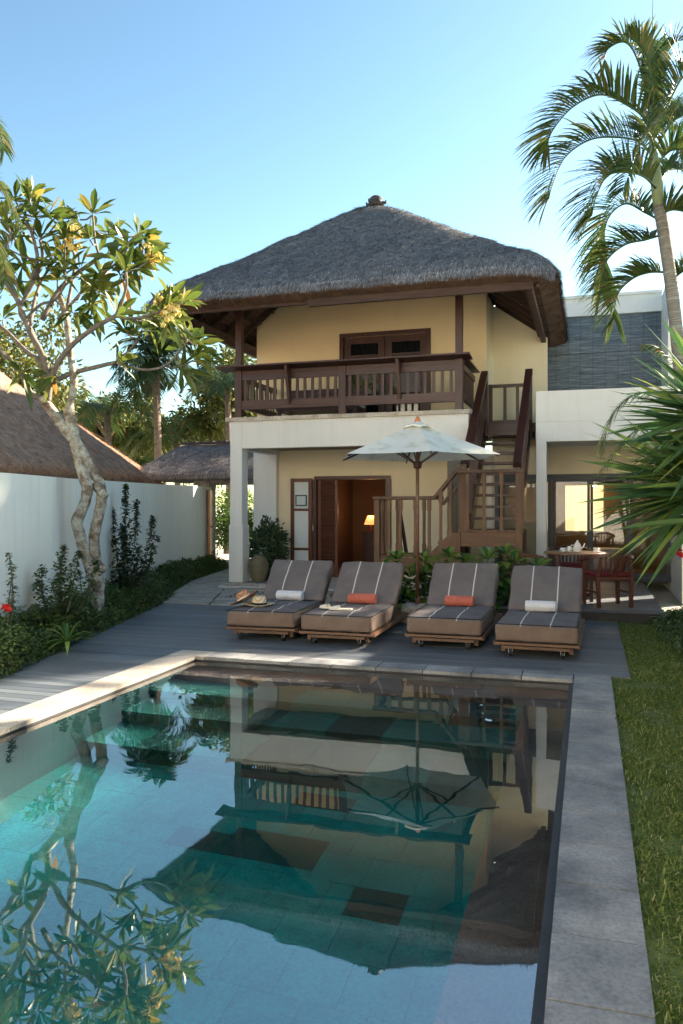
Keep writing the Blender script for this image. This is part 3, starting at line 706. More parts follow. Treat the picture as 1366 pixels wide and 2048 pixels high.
# wing glazing
xs = [-1.70, -.66, .02, .70, 1.38]
m_ = MB(); m_.box(-1.70, 1.398, 15.36, 15.44, 2.0, 2.088); m_.box(-1.70, 1.398, 15.36, 15.44, .142, .20); m_.build('glazing_frame', 'frame_grey', villa)
for a, b in zip(xs[:-1], xs[1:]):
    panel_door('glass_door', a + .003, b - .003, 15.38, .203, 1.998, 'frame_grey', villa, .05, pane='pane_glass')
m_ = MB(); m_.box(-.5, .30, 18.34, 18.38, .95, 2.1); m_.build('glow_panel', 'panel_glow', villa)  # added glowing panel, standing in for the bright reflection in the glazing
m_ = MB(); m_.box(-1.2, -.95, 18.34, 18.38, .9, 2.1); m_.build('glow_panel', 'panel_glow', villa)  # second added panel that glows behind the glazing
rb = MB(); rb.box(-.62, .6, 15.6, 15.62, 1.88, 2.0); rb.build('reed_valance', 'wood_stair', villa)
for x in (.78,): 
    s_ = MB(); s_.box(x, x + .08, 17.9, 17.98, 1.35, 1.85); s_.build('wall_lamp', 'sconce_glow', villa)
bt = MB(); bt.lathe([(.3, 0), (.48, .1), (.55, .5), (.52, .5), (.4, .2), (.05, .15)], (-.1, 17.0, .14), 28, 1.4, .8); tag(bt.build('bathtub', 'porcelain'), 'round white bathtub seen behind the glass doors', 'bathtub')
pl = bpy.data.lights.new('bath_light', 'POINT'); pl.energy = 3.0; pl.color = (1, .62, .28); pl.shadow_soft_size = .1; po = bpy.data.objects.new('bath_light', pl); sc.collection.objects.link(po); po.location = (.1, 17.6, 2.0)
# eave spotlight
q = P(989, 612, 15.6); m_ = MB(); m_.tube([q + Vector((0, 0, .10)), q], .022, 10); sp = m_.build('spotlight', 'black_metal', villa); m_ = MB(); m_.tube([q - Vector((0, 0, .001)), q - Vector((0, 0, .007))], .013, 10); m_.build('bulb', 'downlight', sp)

# ---------------------------------------------------------------- staircase
sca = thing('staircase', 'brown wooden outdoor staircase with two landings beside the balcony', 'staircase', (0, 0, 0))
SX0, SX1 = -1.86, -1.04
def part(mb, name, mat, parent=sca, bevel=0): return mb.build(name, mat, parent, bevel=bevel)
# upper landing z 1.11, X -1.92..-.98, Y 12.2..13.0
def board_deck(x0, x1, y0, y1, z, name='landing'):
    m = MB(); x = x0
    while x < x1 - .02: m.box(x, min(x + .15, x1) - .006, y0, y1, z - .035, z + R.random() * .003); x += .15
    return part(m, name, 'wood_stair')
board_deck(-1.93, -.97, 12.22, 13.05, 1.13); m_ = MB(); m_.box(-1.93, -.97, 12.2, 12.24, .88, 1.09); part(m_, 'landing_beam', 'wood_stair'); m_ = MB(); m_.box(-1.93, -.97, 13.0, 13.04, .88, 1.09); part(m_, 'landing_beam', 'wood_stair')
board_deck(-3.22, -1.94, 12.3, 13.05, .72); m_ = MB(); m_.box(-3.24, -1.94, 12.28, 12.31, .42, .68); part(m_, 'landing_beam', 'wood_stair')
for (x, y, z) in ((-1.93, 12.22, 2.06), (-1.0, 12.22, 2.0), (-1.93, 13.0, 1.13), (-1.0, 13.0, 1.13), (-3.22, 12.3, 1.60), (-3.22, 13.0, 1.60)):
    m_ = MB(); wd = .05 if x > -3 else .045
    m_.box(x - wd, x + wd, y - wd, y + wd, -.05, z if not (x == -1.93 and y < 12.5) else 1.09); part(m_, 'leg', 'wood_stair_v', bevel=.006)
m_ = MB(); m_.box(-.99 - .06, -.93, 12.16, 12.24, 1.14, 2.0); part(m_, 'newel_post', 'wood_stair_v', bevel=.006)
# front rails
m_ = MB(); m_.box(-1.96, -.92, 12.14, 12.26, 2.0, 2.05); up_rail = part(m_, 'handrail', 'wood_stair', bevel=.008)
m_ = MB(); m_.box(-3.28, -2.28, 12.22, 12.34, 1.60, 1.65); lo_rail = part(m_, 'handrail', 'wood_stair', bevel=.008)
m_ = MB(); m_.bar((-2.29, 12.28, 1.62), (-1.95, 12.2, 2.02), .09, .05); m_.bar((-2.29, 12.95, 1.52), (-1.95, 12.95, 1.92), .07, .05); part(m_, 'handrail', 'wood_stair')
m_ = MB(); m_.box(-3.28, -2.28, 12.93, 13.03, 1.60, 1.65); part(m_, 'handrail', 'wood_stair')
m_ = MB(); m_.bar((-3.22, 12.3, 1.62), (-3.22, 13.0, 1.62), .07, .05); part(m_, 'handrail', 'wood_stair')
def bal(x, y, z0, z1, mat='wood_stair_v'):
    m = MB(); h = z1 - z0
    m.box(x - .028, x + .028, y - .028, y + .028, z0, z0 + h * .18); m.box(x - .021, x + .021, y - .021, y + .021, z0 + h * .18, z1 - h * .2); m.box(x - .028, x + .028, y - .028, y + .028, z1 - h * .2, z1)
    part(m, 'baluster', mat)
for x in (-1.77, -1.52, -1.26): bal(x, 12.2, 1.13, 2.0)
for x in (-3.02, -2.84, -2.60, -2.38): bal(x, 12.28, .72, 1.6)
for x, z0, z1 in ((-2.19, .80, 1.74), (-2.04, 1.0, 1.92)): bal(x, 12.24, z0, z1)
for x in (-3.05, -2.6): bal(x, 12.98, .72, 1.6)
bal(-3.22, 12.65, .72, 1.6)
for x in (-2.15, -2.0): bal(x, 12.95, .75, 1.85)
# small flight between landings
m_ = MB(); m_.bar((-2.45, 12.24, .50), (-1.93, 12.24, 1.02), .05, .24); part(m_, 'stringer', 'wood_stair'); m_ = MB(); m_.bar((-2.45, 13.02, .50), (-1.93, 13.02, 1.02), .05, .24); part(m_, 'stringer', 'wood_stair')
m_ = MB(); m_.box(-2.25, -1.97, 12.3, 13.0, .91, .94); part(m_, 'tread', 'wood_stair')
# flight down at back of the lower landing
m_ = MB(); m_.bar((-3.05, 13.05, 1.55), (-3.05, 13.75, .55), .04, .10); part(m_, 'handrail', 'wood_dark'); m_ = MB(); m_.bar((-2.75, 13.05, .68), (-2.75, 13.8, .06), .04, .2); part(m_, 'stringer', 'wood_dark')
for k in range(3): m_ = MB(); m_.box(-3.15, -2.5, 13.1 + k * .22, 13.34 + k * .22, .53 - k * .17, .56 - k * .17); part(m_, 'tread', 'wood_dark')
# main flight
YA, YB, ZA, ZB = 12.85, 14.95, 1.13, 3.02
for k in range(9):
    t = (k + .5) / 9; y = YA + (YB - YA) * (k + .6) / 9.3; z = ZA + (ZB - ZA) * (k + 1) / 10
    m_ = MB(); m_.box(SX0 + .05, SX1 - .05, y - .12, y + .13, z - .045, z); part(m_, 'tread', 'wood_dark')
for x in (SX0 + .02, SX1 + .0):
    m_ = MB(); m_.bar((x, YA - .25, ZA - .35), (x, YB, ZB - .06), .05, .30); part(m_, 'stringer', 'wood_dark')
    m_ = MB(); m_.bar((x, 12.35, 2.12), (x, 14.85, 3.95), .13, .10); r_ = part(m_, 'handrail', 'wood_dark', bevel=.01)
    for k in range(7):
        t = (k + .7) / 8; y = YA + (YB - YA) * t; z0 = ZA + (ZB - ZA) * t; m_ = MB(); m_.box(x - .02, x + .02, y - .02, y + .02, z0 - .05, 2.12 + (y - 12.35) * .732 - .04); part(m_, 'baluster', 'wood_dark')
    m_ = MB(); m_.box(x - .05, x + .05, 14.85, 14.97, 2.7, 3.98); part(m_, 'newel_post', 'wood_dark', bevel=.006)
m_ = MB(); m_.box(-1.92, -1.80, 12.24, 12.34, 1.13, 2.14); part(m_, 'newel_post', 'wood_stair_v', bevel=.006)
m_ = MB(); m_.box(-1.80, -1.12, 15.70, 15.77, 3.80, 3.86); m_.box(-1.80, -1.12, 15.70, 15.77, 3.02, 3.16); m_.box(-1.88, -1.80, 15.68, 15.78, 2.9, 3.86)
part(m_, 'gate_rail', 'wood_dark')
for x in (-1.56, -1.32, -1.14): m_ = MB(); m_.box(x - .03, x + .03, 15.72, 15.75, 3.16, 3.8); part(m_, 'baluster', 'wood_dark')

# ---------------------------------------------------------------- loungers
def soft_box(x0, x1, y0, y1, z0, z1, r=.03, amp=.008, n=10, seed=0):
    bm = bmesh.new(); bmesh.ops.create_cube(bm, size=1)
    for v in bm.verts: v.co = Vector(((x0 + x1) / 2 + v.co.x * (x1 - x0), (y0 + y1) / 2 + v.co.y * (y1 - y0), (z0 + z1) / 2 + v.co.z * (z1 - z0)))
    bmesh.ops.bevel(bm, geom=bm.edges[:], offset=r, segments=3, affect='EDGES', profile=.5)
    bmesh.ops.subdivide_edges(bm, edges=[e_ for e_ in bm.edges if e_.calc_length() > .15], cuts=n, use_grid_fill=True)
    c = Vector(((x0 + x1) / 2, (y0 + y1) / 2, (z0 + z1) / 2)); hx, hy = (x1 - x0) / 2, (y1 - y0) / 2
    for v in bm.verts:
        q = v.co - c; bulge = max(0, (1 - (q.x / hx) ** 2) * (1 - (q.y / hy) ** 2))
        v.co.z += (1 if q.z > 0 else -.3) * .016 * bulge + amp * noise.noise(v.co * 6 + Vector((seed, 0, 0)))
        v.co.y += amp * .9 * noise.noise(v.co * 7 + Vector((0, seed, 3))); v.co.x += amp * .9 * noise.noise(v.co * 7 + Vector((5, seed, 0)))
    m = MB(); bm.verts.index_update(); m.v = [tuple(v.co) for v in bm.verts]; m.f = [tuple(v.index for v in f_.verts) for f_ in bm.faces]; bm.free(); m.sm = True
    return m
def make_lounger(seed, label, loc, rz):
    t = thing('sun_lounger', label, 'sun lounger', loc, rz, 'striped cushioned loungers in a row on the deck')
    W = .40
    m = soft_box(-W, W, 0, 1.12, .145, .325, .035, .016, 12, seed); m.build('seat_cushion', 'lounger_fabric', t)
    # back cushion, tilted
    m = soft_box(-W, W, 0, .70, -.08, .08, .035, .016, 12, seed + 9); A = rad(42); M = Matrix.Translation((0, 1.16, .275)) @ Matrix.Rotation(A, 4, 'X')
    o = m.build('back_cushion', 'lounger_fabric', t); o.matrix_local = M
    p = MB(); zt = .322
    ring = [(-W + .006, .004, zt), (W - .006, .004, zt), (W - .006, 1.115, zt), (-W + .006, 1.115, zt), (-W + .006, .004, zt)]
    p.tube(ring, .0045, 6, False); p.tube([(x, y, .155) for x, y, _ in ring], .0045, 6, False); p.build('piping', 'black_ribbon', t)
    f_ = MB(); f_.box(-W - .01, W + .01, -.01, .055, .118, .142); f_.box(-W - .02, -W + .04, .056, 1.95, .10, .142); f_.box(W - .04, W + .02, .056, 1.95, .10, .142); f_.box(-W + .04, W - .04, 1.9, 1.95, .1, .142)
    for k in range(9): y = .15 + k * .2; f_.box(-W + .041, W - .041, y, y + .12, .118, .14)
    f_.box(-W + .08, W - .08, .02, .05, .075, .104)
    f_.build('frame', 'teak', t)
    bf = MB()
    for sx in (-1, 1): bf.bar((sx * (W - .03), 1.16, .17), (sx * (W - .03), 1.62, .60), .03, .04)
    bf.bar((-W + .05, 1.60, .58), (W - .05, 1.60, .58), .03, .03); bf.bar((-.2, 1.75, .14), (-.2, 1.5, .48), .03, .03); bf.bar((.2, 1.75, .14), (.2, 1.5, .48), .03, .03); bf.build('back_frame', 'teak', t)
    for sx in (-1, 1):
        for y in (.12, 1.82):
            l = MB(); l.box(sx * .33 - .022, sx * .33 + .022, y - .02, y + .02, .035, .10); l.build('leg', 'teak', t, bevel=.005)
        for y in (.06, 1.78):
            wl = MB(); x = sx * .25
            wl.tube([(x - .014, y, .038), (x + .014, y, .038)], .038, 16); wo = wl.build('caster', 'black_metal', t)
            br = MB(); br.bar((x - .018, y, .034), (x - .018, y, .1), .004, .03); br.bar((x + .018, y, .034), (x + .018, y, .1), .004, .03); br.build('caster_fork', 'steel', wo)
    return t
LX = [(-3.50, 8.22, 0.05, 'grey striped lounger with two straw hats and a rolled white towel'), (-2.60, 8.15, .012, 'grey striped lounger with rolled coral towel and pale slippers on the seat'),
      (-1.46, 8.30, .0, 'grey striped lounger with coral towel, just right of the parasol pole'), (-.50, 8.07, -.018, 'grey striped lounger with white towel nearest the dining terrace')]
for k, (x, y, rz, lb) in enumerate(LX): make_lounger(k * 17, lb, (x, y, 0), rz)
def towel(x, y, z, mat, label, seed, rz=0):
    m = MB(); N_ = 20; pts = []
    r0 = .062
    # spiral ends: rolled layers
    n = 26; L = .33
    xs = [-L / 2, -L / 2 + .012] + [-L / 2 + L * k / 10 for k in range(1, 10)] + [L / 2 - .012, L / 2]
    prof = [.9, 1] + [1 + .04 * noise.noise(Vector((k, seed, 0))) for k in range(9)] + [1, .9]
    vs = []; 
    for xx, pr in zip(xs, prof):
        for k in range(n):
            a = k * 2 * math.pi / n; r = r0 * pr * (1 + .025 * noise.noise(Vector((xx * 9, math.cos(a), math.sin(a) + seed)))) + (.006 if 3 < k < 14 else 0)
            vs.append((xx, r * math.cos(a) * 1.08, r * math.sin(a) * .92))
    fs = []
    for i in range(len(xs) - 1):
        for k in range(n): fs.append((i * n + k, i * n + (k + 1) % n, (i + 1) * n + (k + 1) % n, (i + 1) * n + k))
    m.add(vs, fs)
    for sgn, i in ((-1, 0), (1, len(xs) - 1)):
        o = len(m.v); prev = list(range(i * n, i * n + n))
        for q, dx in ((.75, -.006), (.55, .002), (.35, -.006), (.1, .0)):
            s0 = len(m.v); m.v += [(xs[i] + sgn * dx, r0 * q * math.cos(k * 2 * math.pi / n), r0 * q * .92 * math.sin(k * 2 * math.pi / n)) for k in range(n)]
            for k in range(n): m.f.append((prev[k], prev[(k + 1) % n], s0 + (k + 1) % n, s0 + k))
            prev = list(range(s0, s0 + n))
    m.sm = True; o = m.build('rolled_towel', mat); o.location = (x, y, z); o.rotation_euler = (0, 0, rz)
    tag(o, label, 'towel', 'rolled towels on the loungers')
towel(-3.53, 9.23, .39, 'towel_white', 'rolled white towel on the lounger with the straw hats', 1, .05)
towel(-2.59, 9.18, .39, 'towel_coral', 'rolled coral towel on the lounger with the slippers', 2)
towel(-1.44, 9.28, .39, 'towel_coral', 'rolled coral towel on the lounger right of the parasol pole', 3)
towel(-.51, 9.06, .39, 'towel_white', 'rolled white towel on the lounger by the dining terrace', 4)
def hat(name, label, loc, rot, mat, rib):
    t = thing(name, label, 'hat', loc, 0, 'straw hats on the lounger'); t.rotation_euler = rot
    m = MB(); m.lathe([(.185, .012), (.187, .018), (.14, .008), (.095, .006), (.085, .05), (.078, .10), (.06, .118), (.03, .108), (.004, .104)], n=36, sx=1.0, sy=.85)
    for i, v in enumerate(m.v):
        a = math.atan2(v[1], v[0]); r = math.hypot(v[0], v[1])
        if r > .13: m.v[i] = (v[0], v[1], v[2] + .022 * abs(math.cos(a)) ** 2)
    m.build('hat_body', mat, t); m = MB(); m.lathe([(.098, .008), (.091, .04), (.088, .04), (.094, .008)], n=36, sy=.86); m.build('ribbon', rib, t); return t
hat('straw_hat', 'pale straw hat with black band lying flat on the lounger', (-3.66, 8.56, .34), (0, .02, .2), 'straw_pale', 'black_ribbon')
hat('straw_hat', 'tan straw hat with cream band tilted against the paler hat', (-3.82, 8.54, .40), (-.15, -.5, .3), 'straw_tan', 'cream_ribbon')
def slipper(loc, rz, label):
    t = thing('slipper', label, 'slipper', loc, rz, 'slippers on the lounger'); m = MB()
    o = [(.0, -.12), (.035, -.11), (.038, -.04), (.034, .02), (.048, .08), (.04, .13), (0, .15), (-.04, .12), (-.042, .05), (-.03, -.02), (-.036, -.1)]
    m.prism(o, 0, .015); m.build('sole', 'slipper', t); m = MB(); n = 8
    for j, y in enumerate((.03, .08, .12)):
        for k in range(n + 1): a = math.pi * k / n; m.v.append((.046 * math.cos(a), y, .012 + .04 * math.sin(a) * (1 - j * .25)))
    for j in range(2):
        for k in range(n): m.f.append((j * 9 + k, j * 9 + k + 1, j * 9 + k + 10, j * 9 + k + 9))
    m.sm = True; m.build('strap', 'slipper', t)
slipper((-2.78, 8.55, .345), 1.35, 'pale slipper lying nearer the straw hats'); slipper((-2.62, 8.47, .345), 1.75, 'pale slipper lying nearer the coral towel')

# ---------------------------------------------------------------- parasol
ux, uy = -2.12, 10.15
um = thing('parasol', 'off white canvas parasol on a brown wooden pole', 'parasol', (ux, uy, 0))
m_ = MB(); m_.tube([(0, 0, .2), (0, 0, 2.56)], [.024, .022], 14); m_.build('pole', 'teak', um)
m_ = MB(); m_.lathe([(.02, 0), (.045, .03), (.03, .06), (.012, .09)], (0, 0, 2.57), 14); m_.build('finial', 'wood_gate', um)
VA = [TH + rad(-90 + 60 * k + 3) for k in range(6)]; Rr = 1.10; zr, zc = 2.135, 2.55
m_ = MB(); NR = 8
for k in range(6):
    a0, a1 = VA[k], VA[(k + 1) % 6]
    for i in range(NR + 1):
        t = i / NR
        for j in range(7):
            s_ = j / 6; p = Vector((math.cos(a0), math.sin(a0), 0)).lerp(Vector((math.cos(a1), math.sin(a1), 0)), s_) * (.04 + (Rr - .04) * t)
            sag = .045 * math.sin(math.pi * s_) * math.sin(math.pi * min(1, t * .9 + .05)); sc_ = 1 - .03 * math.sin(math.pi * s_) * (t > .95)
            m_.v.append((p.x * sc_, p.y * sc_, zc + (zr - zc) * t - sag))
    o = k * (NR + 1) * 7
    for i in range(NR):
        for j in range(6): m_.f.append((o + i * 7 + j, o + i * 7 + j + 1, o + (i + 1) * 7 + j + 1, o + (i + 1) * 7 + j))
cn = m_.build('canopy', 'canvas', um, smooth=False)
m_ = MB()
for k in range(6):
    a0, a1 = VA[k], VA[(k + 1) % 6]; p0 = Vector((math.cos(a0), math.sin(a0), 0)) * .2; p1 = Vector((math.cos(a1), math.sin(a1), 0)) * .2
    q = len(m_.v); mid = (p0 + p1) / 2 * .93
    m_.v += [(0, 0, 2.60), (p0.x, p0.y, 2.525), (mid.x, mid.y, 2.545), (p1.x, p1.y, 2.525), (p0.x * 1.02, p0.y * 1.02, 2.50), (mid.x * 1.05, mid.y * 1.05, 2.525), (p1.x * 1.02, p1.y * 1.02, 2.50)]
    m_.f += [(q, q + 1, q + 2), (q, q + 2, q + 3), (q + 1, q + 4, q + 5, q + 2), (q + 2, q + 5, q + 6, q + 3)]
m_.build('canopy_vent', 'canvas', um)
for k in range(6):
    a = VA[k]; c_, s_ = math.cos(a), math.sin(a); m_ = MB(); m_.bar((.03 * c_, .03 * s_, 2.515), (1.08 * c_, 1.08 * s_, 2.115), .015, .022); r_ = m_.build('rib', 'wood_dark', um)
    m_ = MB(); m_.bar((.04 * c_, .04 * s_, 2.05), (.5 * c_, .5 * s_, 2.325), .014, .022); m_.build('strut', 'wood_dark', r_)
m_ = MB(); m_.lathe([(.03, 0), (.055, .015), (.05, .04), (.06, .055), (.06, .085), (.035, .1)], (0, 0, 1.98), 16); m_.build('hub', 'wood_dark', um)
m_ = soft_box(-.17, .17, -.16, .16, 0, .22, .05, .03, 6, 5); b_ = m_.build('base', 'rough_stone', um); b_.location = (-.03, 0, -.005)
m_ = MB(); m_.tube([(0, 0, .2), (0, 0, .32)], .032, 14); m_.build('base_sleeve', 'wood_red', um)

# ---------------------------------------------------------------- dining set
dt = thing('dining_table', 'round wooden dining table set with tea things on the terrace', 'table', (-.20, 12.05, .143))
m_ = MB(); m_.lathe([(.42, 0), (.44, .012), (.43, .03)], (0, 0, .66), 48); m_.build('tabletop', 'table_wood', dt)
for k in range(4):
    a = rad(45 + 90 * k); x, y = .33 * math.cos(a), .33 * math.sin(a); m_ = MB(); m_.box(x - .025, x + .025, y - .025, y + .025, 0, .66); m_.build('leg', 'wood_dark_v', dt, bevel=.004)
m_ = MB(); m_.bar((-.23, -.23, .10), (.23, .23, .10), .04, .05); m_.bar((-.23, .23, .10), (-.02, .02, .10), .04, .05); m_.bar((.02, -.02, .10), (.23, -.23, .10), .04, .05); m_.build('stretcher', 'wood_dark', dt)
def armchair(loc, rz, label, mat='wood_red'):
    t = thing('armchair', label, 'armchair', loc, rz, 'round backed wooden armchairs at the dining table')
    m = MB(); m.box(-.26, .26, -.24, .24, .36, .41); m.build('seat', mat, t, bevel=.01)
    m = soft_box(-.24, .24, -.22, .23, .412, .47, .02, .004, 4, 2); m.build('seat_cushion', 'red_cushion', t)
    for sx in (-1, 1):
        m = MB(); m.bar((sx * .24, .22, 0), (sx * .24, .22, .62), .045, .045); m.build('leg', mat, t); m = MB(); m.bar((sx * .22, -.24, 0), (sx * .23, -.22, .40), .045, .045); m.bar((sx * .23, -.22, .41), (sx * .2, -.25, .66), .035, .035); m.build('leg', mat, t)
    ar = []
    for k in range(17):
        a = rad(-10 - 160 * k / 16); ar.append((.31 * math.cos(a), .02 + .33 * math.sin(a), .66 + .06 * (math.sin(math.pi * k / 16)) ** 2))
    ar = [(.29, .28, .60), (.30, .18, .62)] + ar + [(-.30, .18, .62), (-.29, .28, .60)]
    m = MB()
    for a, b in zip(ar[:-1], ar[1:]): m.bar(a, Vector(b) + (Vector(b) - Vector(a)) * .08, .055, .035)
    m.build('arm_rail', mat, t)
    for k in range(7):
        a = rad(-50 - 80 * k / 6); x, y = .29 * math.cos(a), .02 + .31 * math.sin(a); m = MB(); m.bar((x * .8, y * .72, .41), (x, y, .69), .03, .014); m.build('slat', mat, t)
    m = MB(); m.bar((-.22, -.22, .2), (-.22, .2, .2), .02, .03); m.bar((.22, -.22, .2), (.22, .2, .2), .02, .03); m.build('stretcher', mat, t)
    return t
armchair((-.86, 11.75, .143), rad(-78), 'armchair with slatted back behind the lounger with the white towel')
armchair((-.28, 12.85, .143), rad(180), 'dark armchair on the far side of the round table by the glass', 'wood_dark_v')
armchair((.24, 11.42, .143), rad(22), 'red brown armchair nearest the spiky plant', 'wood_red')
tz = .143 + .691
def onlathe(name, label, cat, loc, prof, parts=()):
    t = thing(name, label, cat, loc); m = MB(); m.lathe(prof, n=20); m.build('body', 'porcelain', t); return t
tp = onlathe('teapot', 'white porcelain teapot on the round table', 'teapot', (-.16, 11.98, tz), [(.04, 0), (.055, .02), (.06, .06), (.045, .11), (.035, .125), (.036, .13), (.015, .145), (.012, .155), (.018, .165), (.004, .172)])
m_ = MB(); m_.tube([(.05, 0, .05), (.085, 0, .08), (.1, 0, .125)], [.016, .011, .008], 8); m_.build('spout', 'porcelain', tp); m_ = MB(); m_.tube([(-.045, 0, .1), (-.085, 0, .1), (-.09, 0, .05), (-.055, 0, .03)], .007, 6); m_.build('handle', 'porcelain', tp)
mj = onlathe('milk_jug', 'small white jug left of the teapot', 'jug', (-.27, 12.0, tz), [(.028, 0), (.036, .02), (.034, .05), (.025, .07), (.03, .08)])
m_ = MB(); m_.tube([(-.03, 0, .065), (-.055, 0, .05), (-.034, 0, .02)], .005, 6); m_.build('handle', 'porcelain', mj)
def cup(x, y, lb):
    t = thing('teacup', lb, 'cup', (x, y, tz), 0, 'teacups on the round table'); m = MB(); m.lathe([(.03, 0), (.065, .008), (.068, .012), (.03, .006)], n=20); m.build('saucer', 'porcelain', t)
    m = MB(); m.lathe([(.022, .008), (.036, .03), (.042, .06), (.039, .06), (.03, .03), (.002, .015)], n=20); c_ = m.build('cup', 'porcelain', t); m = MB(); m.tube([(.04, 0, .05), (.06, 0, .04), (.036, 0, .02)], .004, 6); m.build('handle', 'porcelain', c_)
cup(.10, 12.02, 'white teacup and saucer on the right of the table'); cup(-.36, 11.95, 'white teacup at the left end of the tea set')

# ---------------------------------------------------------------- balcony daybed, urn, umbrella stand
db = thing('daybed', 'dark wooden daybed with pale cushion on the balcony', 'daybed', (-4.9, 14.5, 3.0))
m_ = MB(); m_.box(-.8, .8, -.35, .35, .30, .36); m_.build('frame', 'wood_dark', db); m_ = soft_box(-.78, .78, -.33, .33, .362, .47, .03, .004, 4, 2); m_.build('cushion', 'cushion_white', db)
m_ = MB(); m_.box(-.8, .8, .30, .35, .36, .78); m_.build('backrest', 'wood_dark', db)
for x in (-.75, .75):
    for y in (-.3, .3): m_ = MB(); m_.box(x - .03, x + .03, y - .03, y + .03, 0, .3); m_.build('leg', 'wood_dark', db)
m_ = MB(); m_.lathe([(.10, 0), (.12, .02), (.175, .20), (.19, .31), (.175, .40), (.11, .46), (.085, .475), (.10, .50), (.085, .50), (.08, .44)], (0, 0, 0), 36)
o = m_.build('urn', 'urn_clay'); o.location = (-5.80, 13.55, .055 + .044); tag(o, 'large brown clay urn beside the white porch pillar', 'urn')
us = thing('umbrella_stand', 'terracotta umbrella stand beside the open door', 'umbrella stand', (-5.93, 14.9, .05))
m_ = MB(); m_.lathe([(.10, 0), (.11, .02), (.12, .42), (.13, .45), (.115, .45), (.10, .05)], n=24); m_.build('stand_body', 'terracotta', us)
for dx, lb in ((-.04, 'furled black umbrella leaning further left in the terracotta stand'), (.04, 'furled black umbrella standing more upright nearer the open door')):
    u_ = thing('furled_umbrella', lb, 'umbrella', (-5.93 + dx, 14.9, .08), 0, 'umbrellas in the stand'); tl = -.28 if dx < 0 else -.16
    m_ = MB(); m_.tube([(0, 0, 0), (tl * .3, 0, .35), (tl * .85, 0, .85)], [.012, .035, .02], 8); m_.build('canopy', 'black_metal', u_)
    m_ = MB(); b0 = Vector((tl * .85, 0, .85)); m_.tube([b0, b0 + Vector((tl * .1, 0, .12)), b0 + Vector((tl * .1 - .02, 0, .17)), b0 + Vector((tl * .1 - .06, 0, .18)), b0 + Vector((tl * .1 - .08, 0, .14))], .011, 8); m_.build('handle', 'wood_dark', u_)

# ---------------------------------------------------------------- garden walls, gate, neighbour
gw = MB(); WP = [(-5.35, -2.0), (-5.55, 2.5), (-5.85, 5.5), (-6.08, 7.2), (-6.60, 9.3), (-7.25, 11.4), (-8.02, 14.0), (-8.42, 15.8), (-8.78, 17.6)]
def smooth_pts(pts, n=8):
    out = []
    for i in range(len(pts) - 1):
        p0 = Vector(pts[max(i - 1, 0)]); p1 = Vector(pts[i]); p2 = Vector(pts[i + 1]); p3 = Vector(pts[min(i + 2, len(pts) - 1)])
        for k in range(n):
            t = k / n; out.append(.5 * ((2 * p1) + (-p0 + p2) * t + (2 * p0 - 5 * p1 + 4 * p2 - p3) * t * t + (-p0 + 3 * p1 - 3 * p2 + p3) * t ** 3))
    out.append(Vector(pts[-1])); return out
sp_ = smooth_pts([(a, b, 0) for a, b in WP])
for p in sp_:
    zt = 1.86 + .09 * max(0, min(1, (p.y - 9) / 7)); gw.v += [(p.x, p.y, -.06), (p.x, p.y, zt), (p.x - .15, p.y, zt), (p.x - .15, p.y, -.06)]
for i in range(len(sp_) - 1):
    for q in range(3): gw.f.append((i * 4 + q, (i + 1) * 4 + q, (i + 1) * 4 + q + 1, i * 4 + q + 1))
gw.f.append((0, 1, 2, 3)); gw.f.append(tuple(len(gw.v) - 4 + q for q in (3, 2, 1, 0)))
tag(gw.build('garden_wall', 'garden_wall', smooth=False), 'long smooth pale green white garden wall behind the frangipani', 'wall')
rw = MB(); rw.box(1.75, 1.9, -3, 13.38, -.06, 2.85)
tag(rw.build('boundary_wall', 'plaster_white'), 'white boundary wall behind the red hibiscus and spiky plant', 'wall')
gt = thing('garden_gate', 'thatched entrance gate with carved orange door at the path end', 'gate', (0, 0, 0))
m_ = MB(); m_.box(-9.12, -8.86, 17.65, 18.0, -.05, 2.2); m_.box(-9.3, -7.4, 17.7, 17.95, 2.01, 2.2); m_.build('pillar', 'rough_stone', gt)
m_ = MB(); m_.box(-7.5, -7.25, 17.65, 18.0, -.05, 2.0); m_.build('pillar', 'rough_stone', gt)
m_ = MB(); m_.bar((-8.78, 17.6, .95), (-8.62, 17.15, .95), .05, 1.85); dgt = m_.build('door', 'wood_gate', gt)
m_ = MB(); m_.bar((-8.70, 17.30, 1.0), (-8.60, 17.30, 1.0), .03, .03); m_.build('handle', 'black_metal', dgt)
def hip(x0, x1, y0, y1, z0, z1, kx0, kx1, ky0, ky1, th, rnd=.0):
    def fn(x, y):
        a = []
        if kx0 > x0: a.append((x - x0) / (kx0 - x0))
        if x1 > kx1: a.append((x1 - x) / (x1 - kx1))
        if ky0 > y0: a.append((y - y0) / (ky0 - y0))
        if y1 > ky1: a.append((y1 - y) / (y1 - ky1))
        k = 18; m = min(a); t = m - math.log(sum(math.exp(-k * (q - m)) for q in a)) / k
        t = max(0, min(1, t + .03)); ed = max(0, 1 - t / .07)
        return z0 + (z1 - z0) * t - th * .5 * ed * ed + .03 * noise.noise(Vector((x * 1.6, y * 1.6, 4)))
    return fn
